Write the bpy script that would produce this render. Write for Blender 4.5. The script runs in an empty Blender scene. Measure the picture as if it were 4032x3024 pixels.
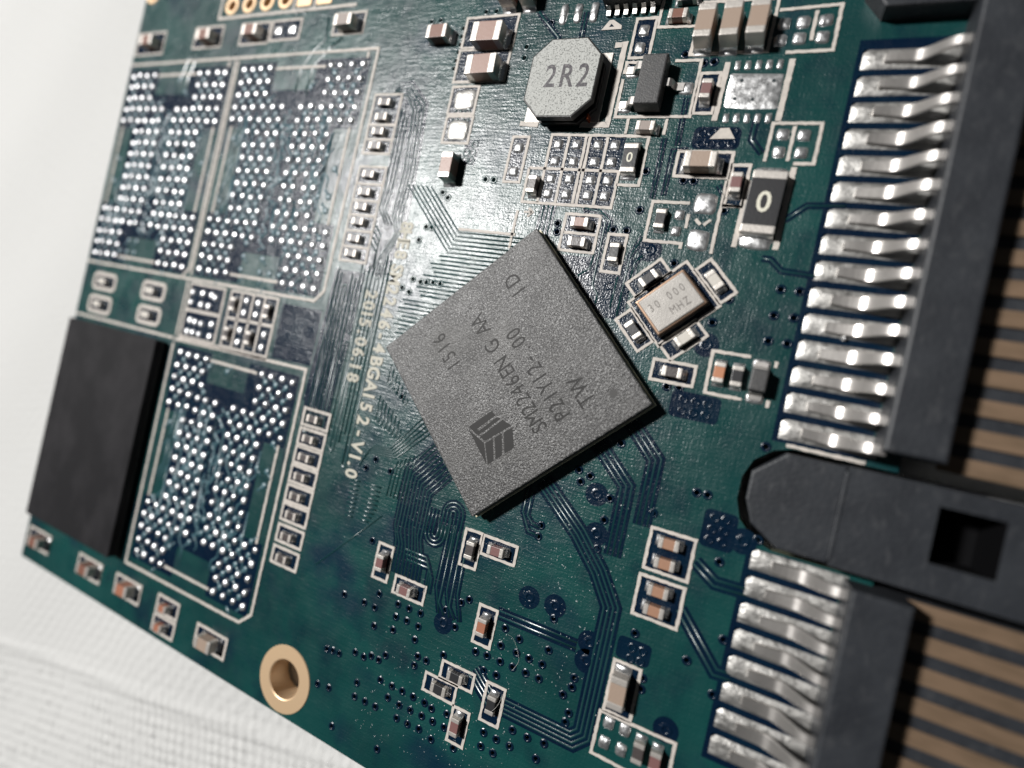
import bpy, bmesh, math, random
from mathutils import noise as mnoise
from mathutils import Vector, Matrix
from mathutils.geometry import delaunay_2d_cdt
random.seed(7)
S = 0.001                      # everything below is written in millimetres on the board
BT = 1.75                      # height of the board's upper face above the towel
sc = bpy.context.scene
COL = sc.collection

def P(u, v, h=0.0):            # board millimetres (u right, v towards the lower edge, h up) to scene metres
    return Vector(((u - 33.0) * S, (20.0 - v) * S, (h + BT) * S))

# ------------------------------------------------------------------ camera
cam = bpy.data.cameras.new('camera')
cam.sensor_width = 36.0
cam.lens = 36.0 * 2121.7 / 4032.0
cam.clip_start = 0.002
cam.clip_end = 5.0
cam.dof.use_dof = True
cam.dof.focus_distance = 0.0302
cam.dof.aperture_fstop = 20.0
camo = bpy.data.objects.new('camera', cam)
COL.objects.link(camo)
RX = Vector((0.89387115, 0.21832409, -0.39157242))
UP = Vector((-0.19948974, 0.9758756, 0.08871675))
BK = Vector((0.40149497, -0.00118666, 0.91586046))
mw = Matrix((RX, UP, BK)).transposed().to_4x4()
mw.translation = P(55.8365, 20.4209, 28.3904)
camo.matrix_world = mw
sc.camera = camo

# ------------------------------------------------------------------ world, lamp, exposure
w = bpy.data.worlds.new('World')
sc.world = w
w.use_nodes = True
bg = w.node_tree.nodes['Background']
bg.inputs[0].default_value = (0.80, 0.90, 1.0, 1)
bg.inputs[1].default_value = 0.026
la = bpy.data.lights.new('desk_lamp', 'AREA')
la.shape = 'DISK'
la.size = 0.050
la.energy = 3.3
la.color = (1.0, 0.985, 0.965)
lo = bpy.data.objects.new('desk_lamp', la)
COL.objects.link(lo)
lo.location = P(-192, -84, 368)
lo.rotation_euler = (P(34, 16, 0) - lo.location).to_track_quat('-Z', 'Y').to_euler()
vs = sc.view_settings
vs.view_transform = 'Standard'
vs.look = 'None'
vs.exposure = 0.0
vs.gamma = 1.0
sc.cycles.use_denoising = True
sc.cycles.max_bounces = 6

# ------------------------------------------------------------------ materials
def mat(name, col, rough=0.5, metal=0.0, spec=0.5, bump=None, colvar=None, roughvar=None, coat=0.0):
    """bump = list of (scale per mm as 3-tuple, height mm, strength, detail); colvar = (scale, colour2, low, high)"""
    m = bpy.data.materials.new(name)
    m.use_nodes = True
    nt = m.node_tree
    b = nt.nodes['Principled BSDF']
    b.inputs['Base Color'].default_value = (*col, 1)
    b.inputs['Roughness'].default_value = rough
    b.inputs['Metallic'].default_value = metal
    b.inputs['Specular IOR Level'].default_value = spec
    b.inputs['Coat Weight'].default_value = coat
    b.inputs['Coat Roughness'].default_value = 0.15
    if bump or colvar or roughvar:
        geo = nt.nodes.new('ShaderNodeNewGeometry')
        mm = nt.nodes.new('ShaderNodeVectorMath')
        mm.operation = 'SCALE'
        mm.inputs['Scale'].default_value = 1000.0
        nt.links.new(geo.outputs['Position'], mm.inputs[0])
    def noise(scale, detail=2.0):
        v = nt.nodes.new('ShaderNodeVectorMath')
        v.operation = 'MULTIPLY'
        v.inputs[1].default_value = scale
        nt.links.new(mm.outputs[0], v.inputs[0])
        n = nt.nodes.new('ShaderNodeTexNoise')
        n.inputs['Scale'].default_value = 1.0
        n.inputs['Detail'].default_value = detail
        nt.links.new(v.outputs[0], n.inputs['Vector'])
        return n.outputs['Fac']
    prev = None
    for scale, hgt, st, det in (bump or []):
        bn = nt.nodes.new('ShaderNodeBump')
        bn.inputs['Distance'].default_value = hgt * S
        bn.inputs['Strength'].default_value = st
        nt.links.new(noise(scale, det), bn.inputs['Height'])
        if prev is not None:
            nt.links.new(prev, bn.inputs['Normal'])
        prev = bn.outputs['Normal']
    if prev is not None:
        nt.links.new(prev, b.inputs['Normal'])
    def ramp(fac, lo, hi):
        r = nt.nodes.new('ShaderNodeMapRange')
        r.inputs['From Min'].default_value = lo
        r.inputs['From Max'].default_value = hi
        nt.links.new(fac, r.inputs['Value'])
        return r.outputs[0]
    if colvar:
        last = None
        for scale, c2, lo_, hi_ in colvar:
            mx = nt.nodes.new('ShaderNodeMix')
            mx.data_type = 'RGBA'
            if last is None:
                mx.inputs['A'].default_value = (*col, 1)
            else:
                nt.links.new(last, mx.inputs['A'])
            mx.inputs['B'].default_value = (*c2, 1)
            nt.links.new(ramp(noise(scale, 3.0), lo_, hi_), mx.inputs['Factor'])
            last = mx.outputs['Result']
        nt.links.new(last, b.inputs['Base Color'])
    if roughvar:
        scale, r1, r2 = roughvar
        mr = nt.nodes.new('ShaderNodeMapRange')
        mr.inputs['From Min'].default_value = 0.3
        mr.inputs['From Max'].default_value = 0.7
        mr.inputs['To Min'].default_value = r1
        mr.inputs['To Max'].default_value = r2
        nt.links.new(noise(scale, 2.0), mr.inputs['Value'])
        nt.links.new(mr.outputs[0], b.inputs['Roughness'])
    return m

WEAVE = [((0.9, 7.0, 1.0), 0.022, 0.8, 2.0), ((7.0, 0.9, 1.0), 0.016, 0.7, 2.0), ((10.0, 10.0, 4.0), 0.020, 0.9, 2.0), ((0.8, 0.7, 0.4), 0.07, 0.6, 3.0)]
GREEN = mat('solder_mask_over_copper', (0.0036, 0.0345, 0.0345), rough=0.28, spec=0.52, bump=WEAVE,
            colvar=[((0.10, 0.13, 0.1), (0.0060, 0.060, 0.055), 0.40, 0.80), ((0.45, 0.35, 0.3), (0.0022, 0.016, 0.026), 0.50, 0.80), ((0.20, 0.24, 0.2), (0.0022, 0.0190, 0.0340), 0.54, 0.72)],
            roughvar=((0.8, 0.6, 0.5), 0.26, 0.35))
NAVY = mat('solder_mask_over_laminate', (0.0014, 0.0080, 0.0220), rough=0.23, spec=0.36, bump=WEAVE,
           colvar=[((0.4, 0.4, 0.3), (0.0013, 0.012, 0.026), 0.42, 0.7)], roughvar=((1.2, 1.0, 0.5), 0.19, 0.28))
TRACE = mat('solder_mask_over_trace', (0.005, 0.038, 0.040), rough=0.30, spec=0.9, bump=[((10, 10, 4), 0.010, 0.7, 2.0)])
SILK = mat('silkscreen_ink', (0.50, 0.455, 0.41), rough=0.6, bump=[((12, 12, 5), 0.012, 0.7, 2.0)],
           colvar=[((3, 3, 1), (0.40, 0.37, 0.335), 0.4, 0.7)])
SOLDER = mat('solder', (0.80, 0.80, 0.80), rough=0.30, metal=0.92, bump=[((3.2, 3.2, 2), 0.045, 0.45, 2.0), ((16, 16, 8), 0.006, 0.5, 2.0)],
             roughvar=((4, 4, 2), 0.24, 0.42))
BALL = mat('solder_bump', (0.88, 0.88, 0.89), rough=0.42, metal=0.85, roughvar=((2.2, 2.2, 1), 0.34, 0.52))
TIN = mat('tin_plating', (0.56, 0.525, 0.485), rough=0.42, metal=0.65, bump=[((9, 9, 6), 0.016, 0.6, 2.0)])
TIN2 = mat('dull_tin_plating', (0.50, 0.46, 0.42), rough=0.5, metal=0.5, bump=[((9, 9, 6), 0.016, 0.6, 2.0)])
LEAD = mat('plated_lead', (0.62, 0.59, 0.56), rough=0.38, metal=0.95, bump=[((3, 3, 3), 0.02, 0.35, 2.0)])
GOLD = mat('gold_plating', (0.66, 0.47, 0.29), rough=0.46, metal=0.5, bump=[((14, 14, 6), 0.008, 0.6, 2.0)])
BRONZE = mat('contact_plating', (0.23, 0.155, 0.10), rough=0.5, metal=0.5, colvar=[((0.6, 2, 1), (0.17, 0.115, 0.072), 0.4, 0.7)])
EPOXY = mat('mold_compound', (0.037, 0.036, 0.0355), rough=0.40, bump=[((11, 11, 10), 0.040, 0.9, 2.0), ((30, 30, 20), 0.014, 0.9, 1.0)],
            colvar=[((11, 11, 8), (0.22, 0.218, 0.215), 0.53, 0.64), ((8, 8, 6), (0.024, 0.022, 0.022), 0.55, 0.7), ((0.35, 0.3, 0.3), (0.072, 0.070, 0.067), 0.50, 0.78)], roughvar=((0.6, 0.5, 0.5), 0.34, 0.48))
NANDM = mat('memory_mold_compound', (0.008, 0.0076, 0.009), rough=0.62, spec=0.16, bump=[((9, 9, 6), 0.02, 0.7, 2.0)],
            colvar=[((0.5, 0.35, 0.5), (0.017, 0.016, 0.018), 0.4, 0.7)])
SMALLIC = mat('small_package_mold', (0.040, 0.040, 0.041), rough=0.5, bump=[((12, 12, 8), 0.02, 0.8, 2.0)],
              colvar=[((10, 10, 6), (0.062, 0.06, 0.058), 0.45, 0.7)])
SUBSTRATE = mat('package_substrate', (0.62, 0.56, 0.40), rough=0.5, bump=[((6, 6, 12), 0.02, 0.5, 2.0)])
MARK = mat('laser_marking', (0.016, 0.0155, 0.015), rough=0.6, spec=0.3)
MARKW = mat('white_marking', (0.60, 0.58, 0.48), rough=0.6)
INK = mat('black_stamp_ink', (0.022, 0.018, 0.024), rough=0.5, colvar=[((7, 7, 3), (0.11, 0.10, 0.105), 0.50, 0.66)])
FERRITE = mat('inductor_top', (0.38, 0.385, 0.365), rough=0.60, bump=[((9, 9, 6), 0.03, 0.9, 3.0)],
              colvar=[((11, 11, 6), (0.13, 0.135, 0.125), 0.52, 0.64), ((1.4, 1.4, 1), (0.13, 0.135, 0.125), 0.70, 0.78)])
DARKCORE = mat('inductor_core', (0.018, 0.017, 0.017), rough=0.45, bump=[((5, 5, 5), 0.03, 0.5, 2.0)])
COPPERW = mat('copper_wire', (0.55, 0.13, 0.06), rough=0.35, metal=1.0)
NICKEL = mat('crystal_lid', (0.30, 0.285, 0.265), rough=0.58, metal=0.4, bump=[((16, 16, 8), 0.012, 0.8, 2.0)],
             roughvar=((1.5, 1.5, 1), 0.44, 0.56))
BRASSRIM = mat('crystal_rim', (0.20, 0.135, 0.095), rough=0.36, metal=1.0)
PLASTIC = mat('connector_plastic', (0.013, 0.015, 0.019), rough=0.52, spec=0.4, bump=[((5, 5, 5), 0.03, 0.6, 3.0)],
              colvar=[((0.6, 0.5, 0.6), (0.024, 0.027, 0.032), 0.35, 0.75), ((3.0, 1.6, 2), (0.034, 0.036, 0.040), 0.55, 0.78)])
PIT = mat('recess_shade', (0.0025, 0.0025, 0.003), rough=0.7, spec=0.1)  # connector plastic coloured near black: shade painted inside the square hole
LAMINATE = mat('fibreglass_edge', (0.10, 0.11, 0.07), rough=0.6)
BARREL = mat('hole_barrel', (0.020, 0.030, 0.034), rough=0.4)
CER = {
    'brown': mat('ceramic_brown', (0.17, 0.075, 0.050), rough=0.45, bump=[((10, 10, 6), 0.01, 0.6, 2.0)]),
    'brown2': mat('ceramic_tan_brown', (0.30, 0.165, 0.105), rough=0.45, bump=[((10, 10, 6), 0.01, 0.6, 2.0)]),
    'rust': mat('ceramic_rust', (0.30, 0.12, 0.07), rough=0.45, bump=[((10, 10, 6), 0.01, 0.6, 2.0)]),
    'orange': mat('ceramic_orange', (0.40, 0.17, 0.085), rough=0.45, bump=[((10, 10, 6), 0.01, 0.6, 2.0)]),
    'pink': mat('ceramic_pink_brown', (0.30, 0.19, 0.155), rough=0.45, bump=[((10, 10, 6), 0.015, 0.8, 2.0)]),
    'beige': mat('ceramic_beige', (0.30, 0.225, 0.175), rough=0.45, bump=[((10, 10, 6), 0.012, 0.7, 2.0)]),
    'mauve': mat('ceramic_mauve', (0.17, 0.085, 0.080), rough=0.42, bump=[((10, 10, 6), 0.01, 0.6, 2.0)]),
    'grey': mat('ceramic_grey', (0.26, 0.215, 0.19), rough=0.45, bump=[((10, 10, 6), 0.01, 0.6, 2.0)]),
    'dark': mat('ceramic_dark', (0.060, 0.050, 0.048), rough=0.40, bump=[((10, 10, 6), 0.015, 0.8, 2.0)]),
    'pale': mat('ceramic_pale', (0.50, 0.47, 0.42), rough=0.45, bump=[((10, 10, 6), 0.012, 0.7, 2.0)]),
    'black': mat('resistor_glaze', (0.022, 0.022, 0.024), rough=0.38, bump=[((8, 8, 6), 0.01, 0.6, 2.0)]),
}
FANOUT = mat('solder_mask_over_vias', (0.045, 0.115, 0.14), rough=0.36, spec=1.0, bump=[((8, 8, 4), 0.012, 0.6, 2.0)])
SILKT = mat('silkscreen_lettering_ink', (0.44, 0.42, 0.35), rough=0.6, bump=[((12, 12, 5), 0.012, 0.7, 2.0)])
SOLDER2 = mat('dull_solder', (0.46, 0.45, 0.43), rough=0.48, metal=0.9, bump=[((3.0, 4.5, 3), 0.06, 0.7, 3.0), ((14, 14, 8), 0.012, 0.6, 2.0)],
              roughvar=((3, 4, 2), 0.36, 0.62))
NAVY2 = mat('solder_mask_thin_copper', (0.0016, 0.0125, 0.027), rough=0.26, spec=0.5, bump=WEAVE + [((2.2, 2.6, 1), 0.06, 0.6, 3.0)])
MARKX = mat('crystal_marking', (0.13, 0.12, 0.11), rough=0.6, metal=0.3)
LINT = mat('lint', (0.7, 0.68, 0.64), rough=0.6)
SPECK = mat('flux_residue', (0.30, 0.34, 0.34), rough=0.25, spec=0.8)
TOWEL = mat('towel_paper', (0.50, 0.50, 0.49), rough=0.95, spec=0.1, bump=[((3.2, 3.2, 2), 0.10, 0.5, 4.0), ((14, 14, 8), 0.02, 0.5, 2.0)])

# ------------------------------------------------------------------ builders
def link(name, me, m, parent=None, loc=None, rz=0.0):
    o = bpy.data.objects.new(name, me)
    COL.objects.link(o)
    if m is not None and not me.materials:
        me.materials.append(m)
    if loc is not None:
        o.location = loc
    o.rotation_euler = (0, 0, rz)
    if parent is not None:
        o.parent = parent
    return o

def empty(name, loc, parent=None, rz=0.0):
    o = bpy.data.objects.new(name, None)
    o.empty_display_size = 0.002
    COL.objects.link(o)
    o.location = loc
    o.rotation_euler = (0, 0, rz)
    o.parent = parent
    return o

def mesh(name, verts, faces, smooth=False):
    me = bpy.data.meshes.new(name)
    me.from_pydata(verts, [], faces)
    if smooth:
        me.polygons.foreach_set('use_smooth', [True] * len(me.polygons))
    me.update()
    return me

_cache = {}
def rbox(L, W, H, b=0.03, seg=2, z0=0.0):      # a box in millimetres with rounded edges, standing on z0
    key = ('rbox', L, W, H, b, seg, z0)
    if key not in _cache:
        bm = bmesh.new()
        bmesh.ops.create_cube(bm, size=1.0)
        for v in bm.verts:
            v.co = Vector((v.co.x * L * S, v.co.y * W * S, ((v.co.z + 0.5) * H + z0) * S))
        if b > 0:
            bmesh.ops.bevel(bm, geom=list(bm.edges), offset=b * S, segments=seg, profile=0.6, affect='EDGES')
        me = bpy.data.meshes.new('rounded_block')
        bm.to_mesh(me)
        bm.free()
        _cache[key] = me
    me = _cache[key]
    return me.copy() if me.materials else me

def rbox_m(L, W, H, m, b=0.03, seg=2, z0=0.0):  # the same, shared between everything of one material
    key = ('rboxm', L, W, H, m.name, b, seg, z0)
    if key not in _cache:
        me = rbox(L, W, H, b, seg, z0).copy()
        me.materials.clear()
        me.materials.append(m)
        _cache[key] = me
    return _cache[key]

def prism(pts, z0, z1, ctr=None, bevel=0.0, seg=2):       # pts in board millimetres, extruded from z0 to z1
    bm = bmesh.new()
    vs_ = [bm.verts.new(P(u, v, z1)) for u, v in pts]
    f = bm.faces.new(vs_)
    bm.normal_update()
    if f.normal.z < 0:
        f.normal_flip()
    r = bmesh.ops.extrude_face_region(bm, geom=[f])
    top = [e for e in r['geom'] if isinstance(e, bmesh.types.BMVert)]
    for v in top:
        v.co.z = (z0 + BT) * S
    bmesh.ops.recalc_face_normals(bm, faces=list(bm.faces))
    if bevel > 0:
        zt = (z1 + BT) * S
        ed = [e for e in bm.edges if abs(e.verts[0].co.z - zt) < 1e-7 and abs(e.verts[1].co.z - zt) < 1e-7]
        bmesh.ops.bevel(bm, geom=ed, offset=bevel * S, segments=seg, profile=0.6, affect='EDGES')
    me = bpy.data.meshes.new('prism')
    bm.to_mesh(me)
    bm.free()
    return me

def strip_data(pts, wd, z0, z1, closed=False, rag=0.0, step=0.14, bev=0.0):
    """a raised line along pts (board mm): returns verts, faces; rag = unevenness of its two edges"""
    q = [Vector(p) for p in pts]
    if rag > 0:                                        # cut into short steps
        r = []
        n = len(q)
        for i in range(n if closed else n - 1):
            a, b = q[i], q[(i + 1) % n]
            k = max(1, int((b - a).length / step))
            r += [a.lerp(b, j / k) for j in range(k)]
        if not closed:
            r.append(q[-1])
        q = r
    n = len(q)
    L, R = [], []
    for i in range(n):
        a = q[i - 1] if (i > 0 or closed) else q[i]
        c = q[(i + 1) % n] if (i < n - 1 or closed) else q[i]
        d1 = (q[i] - a) if (q[i] - a).length > 1e-9 else (c - q[i])
        d2 = (c - q[i]) if (c - q[i]).length > 1e-9 else d1
        d1, d2 = d1.normalized(), d2.normalized()
        t = (d1 + d2)
        t = t.normalized() if t.length > 1e-6 else d1
        nn = Vector((-t.y, t.x))
        k = 1.0 / max(0.5, nn.dot(Vector((-d1.y, d1.x))))
        ja, jb = random.uniform(-rag, rag), random.uniform(-rag, rag)
        L.append(q[i] + nn * (wd / 2 * k + ja))
        R.append(q[i] - nn * (wd / 2 * k + jb))
    verts, faces = [], []
    for l, r in zip(L, R):
        li, ri = l.lerp(r, bev), r.lerp(l, bev)
        verts += [P(l.x, l.y, z0), P(li.x, li.y, z1), P(ri.x, ri.y, z1), P(r.x, r.y, z0)]
    m = n if closed else n - 1
    for i in range(m):
        a, b = 4 * i, 4 * ((i + 1) % n)
        for j in range(3):
            faces.append((a + j, b + j, b + j + 1, a + j + 1))
    if not closed:
        faces += [(0, 1, 2, 3), (4 * n - 1, 4 * n - 2, 4 * n - 3, 4 * n - 4)]
    return verts, faces

def fix(me):
    bm = bmesh.new()
    bm.from_mesh(me)
    bmesh.ops.recalc_face_normals(bm, faces=list(bm.faces))
    bm.to_mesh(me)
    bm.free()
    return me

def strip(name, pts, wd, z0, z1, m, parent, closed=False, rag=0.0, bev=0.0, smooth=False):
    v, f = strip_data(pts, wd, z0, z1, closed, rag, bev=bev)
    return link(name, fix(mesh(name, v, f, smooth)), m, parent)

def sheet(name, polys, z, m, parent):          # thin flat patch made of non-overlapping polygons
    v, f = [], []
    for pl in polys:
        f.append(tuple(range(len(v), len(v) + len(pl))))
        v += [P(a, b, z) for a, b in pl]
    me = mesh(name, v, f)
    bm = bmesh.new()
    bm.from_mesh(me)
    bm.normal_update()
    for fc in bm.faces:
        if fc.normal.z < 0:
            fc.normal_flip()
    bm.to_mesh(me)
    bm.free()
    return link(name, me, m, parent)

def rect(a, b, c, d):
    return [(a, b), (c, b), (c, d), (a, d)]

def rrect(a, b, c, d, r=0.25, n=4):            # rounded rectangle as points
    out = []
    for cx, cy, s in ((c - r, d - r, 0), (a + r, d - r, 90), (a + r, b + r, 180), (c - r, b + r, 270)):
        for k in range(n + 1):
            t = math.radians(s + 90 * k / n)
            out.append((cx + r * math.cos(t), cy + r * math.sin(t)))
    return out

def dome(rx, ry, h, pw=2.0, nr=4, na=14, seed=None):      # low solder dome, superellipse footprint
    key = ('dome', rx, ry, h, pw, nr, na, seed)
    if key in _cache:
        return _cache[key]
    rnd = random.Random(seed)
    v, f = [(0, 0, h * S)], []
    wob = [rnd.uniform(-0.06, 0.06) if seed is not None else 0 for _ in range(na)]
    for i in range(1, nr + 1):
        k = i / nr
        for j in range(na):
            t = 2 * math.pi * j / na
            c, s_ = math.cos(t), math.sin(t)
            sx = math.copysign(abs(c) ** (2 / pw), c)
            sy = math.copysign(abs(s_) ** (2 / pw), s_)
            kk = math.sin(k * math.pi / 2) * (1 + wob[j] * k)
            zz = h * math.cos(k * math.pi / 2) ** 0.9 + (rnd.uniform(-0.08, 0.08) * h if seed is not None and i < nr else 0)
            v.append((rx * sx * kk * S, ry * sy * kk * S, max(0, zz) * S))
    for j in range(na):
        f.append((0, 1 + j, 1 + (j + 1) % na))
    for i in range(nr - 1):
        for j in range(na):
            a = 1 + i * na + j
            b = 1 + i * na + (j + 1) % na
            f.append((a, a + na, b + na, b))
    _cache[key] = mesh('solder_dome', v, f, True)
    return _cache[key]

def dome_m(m, *a, **k):
    key = (m.name, a, tuple(sorted(k.items())))
    if key not in _cache:
        me = dome(*a, **k).copy()
        me.materials.append(m)
        _cache[key] = me
    return _cache[key]

def pad(u, v, wu, wv, parent, h=0.07, m=None, name='solder_pad', seed=None, rz=0.0, pw=4.5):
    seed = random.randrange(6) if seed is None else seed
    return link(name, dome_m(m or SOLDER, round(wu / 2, 2), round(wv / 2, 2), h, pw, 4, 20, seed), None, parent, P(u, v, 0.004), rz)

_glyph = {}
def glyph(ch, bold=0.0):                        # outline letter of unit size as verts + faces, centred
    if (ch, bold) in _glyph:
        return _glyph[(ch, bold)]
    cu = bpy.data.curves.new('letter', 'FONT')
    cu.body = ch
    cu.align_x = 'CENTER'
    cu.size = 1.0
    cu.offset = bold
    cu.resolution_u = 3
    o = bpy.data.objects.new('letter', cu)
    COL.objects.link(o)
    bpy.context.view_layer.update()
    me = bpy.data.meshes.new_from_object(o.evaluated_get(bpy.context.evaluated_depsgraph_get()))
    r = ([tuple(v.co) for v in me.vertices], [tuple(p.vertices) for p in me.polygons])
    bpy.data.objects.remove(o)
    bpy.data.curves.remove(cu)
    bpy.data.meshes.remove(me)
    _glyph[(ch, bold)] = r
    return r

def lettering(name, items, size, ang, h, m, parent, squeeze=0.8, bold=0.0, thick=0.012):
    """items = [(char, u, v)] each centred at its place; ang = reading direction in degrees (scene XY)"""
    V_, F_ = [], []
    c, s_ = math.cos(math.radians(ang)), math.sin(math.radians(ang))
    for ch, u, v in items:
        if ch == ' ':
            continue
        gv, gf = glyph(ch, bold)
        o = P(u, v, h)
        base = len(V_)
        for x, y, _ in gv:
            x, y = x * size * squeeze, (y - 0.35) * size
            V_.append((o.x + (x * c - y * s_) * S, o.y + (x * s_ + y * c) * S, o.z + thick * S))
        F_ += [tuple(base + k for k in f) for f in gf]
    return link(name, mesh(name, V_, F_), m, parent)

# ------------------------------------------------------------------ the towel under the board
def build_towel():
    st = 0.24
    u0, u1, v0, v1 = -62.0, 84.0, -34.0, 84.0
    def hgt(u, v):
        # gentle swells and two soft creases of the sheet; rows of embossed dimples
        z = 0.18 * math.sin(u * 0.11 + 1.3) * math.sin(v * 0.09) + 0.10 * math.sin(u * 0.27 + v * 0.19)
        d = (v - 54.5) + (u - 2) * 0.20
        z += 0.16 * math.exp(-(d / 0.5) ** 2)
        wob = .35 * mnoise.noise(Vector((u * .22, v * .22, 7.0)))
        a, b = (u * 0.86 + v * 0.5 + wob), (-u * 0.5 + v * 0.86 - wob)
        k = 1.0 / (1.0 + math.exp(-d * 1.5))
        e = math.sin(a * 2 * math.pi / 1.15) * math.sin(b * 2 * math.pi / 1.15)
        f = math.sin(a * 2 * math.pi / 0.95 + 0.6 * math.sin(b * 1.1))
        nz = mnoise.noise(Vector((u * .9, v * .9, 0)))
        e = e * (0.75 + 1.1 * nz) + 0.35 * mnoise.noise(Vector((u * 1.9, v * 1.9, 3.0)))
        z += 0.30 * max(-0.25, e) * (0.20 + 0.80 * k) * (0.75 + 0.25 * math.sin(u * .7 + 2 * math.sin(v * .4))) + 0.028 * f * (1 - k)
        return z
    # fine where the photograph sees the sheet, coarse elsewhere
    us, u = [], u0
    while u < u1:
        us.append(u)
        u += st if -34 < u < 46 else 2.5
    vs_, v = [], v0
    while v < v1:
        vs_.append(v)
        v += st if -14 < v < 66 else 2.5
    def fine(u, v):
        return u < 1.5 or v > 43.5 or (29 < u < 35 and v > 39)
    verts = []
    for v in vs_:
        for u in us:
            z = hgt(u, v) if fine(u, v) else -0.05
            if 29 < u < 35 and 39 < v < 44.6:
                z = 0.55
            p = P(u, v, 0)
            verts.append((p.x, p.y, (min(z, 0.55) - 0.60) * S))
    nu = len(us)
    faces = [(j * nu + i, j * nu + nu + i, j * nu + nu + i + 1, j * nu + i + 1) for j in range(len(vs_) - 1) for i in range(nu - 1)]
    o = link('paper_towel', mesh('paper_towel', verts, faces, True), TOWEL)
    o['label'] = 'white embossed paper towel spread out under the green circuit board'
    o['category'] = 'paper towel'
build_towel()

# ------------------------------------------------------------------ the board
board = empty('circuit_board', P(33, 20, -1.6))
board['label'] = 'green circuit board with chips, solder pads and a black edge connector'
board['category'] = 'circuit board'
_E = empty
BO = board.location.copy()
_link = link
def link(name, me, m, parent=None, loc=None, rz=0.0):      # children of the board keep scene coordinates
    o = _link(name, me, m, parent, loc, rz)
    if parent is board:
        o.matrix_parent_inverse = Matrix.Translation(-BO)
    return o
def group(name, u, v, h=0.0, rz=0.0, label=None):          # a part made of several pieces
    o = _E(name, P(u, v, h), board, rz)
    o.matrix_parent_inverse = Matrix.Translation(-BO)
    if label:
        o['label'] = label
    return o
def sub(name, me, m, part, u=None, v=None, h=0.0, rz=0.0): # a piece of a part: given in board millimetres (or in the part's own frame when u is None)
    o = _link(name, me, m, None, None, 0.0)
    o.parent = part
    if u is None:
        o.rotation_euler = (0, 0, rz)
    else:
        pm = Matrix.Translation(part.location) @ Matrix.Rotation(part.rotation_euler.z, 4, 'Z')
        o.matrix_parent_inverse = pm.inverted()
        o.location = P(u, v, h)
        o.rotation_euler = (0, 0, rz)
    return o
def world_sub(name, me, m, part):                          # a piece whose mesh is already in scene coordinates
    o = _link(name, me, m, None)
    o.parent = part
    o.matrix_parent_inverse = (Matrix.Translation(part.location) @ Matrix.Rotation(part.rotation_euler.z, 4, 'Z')).inverted()
    return o

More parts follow.
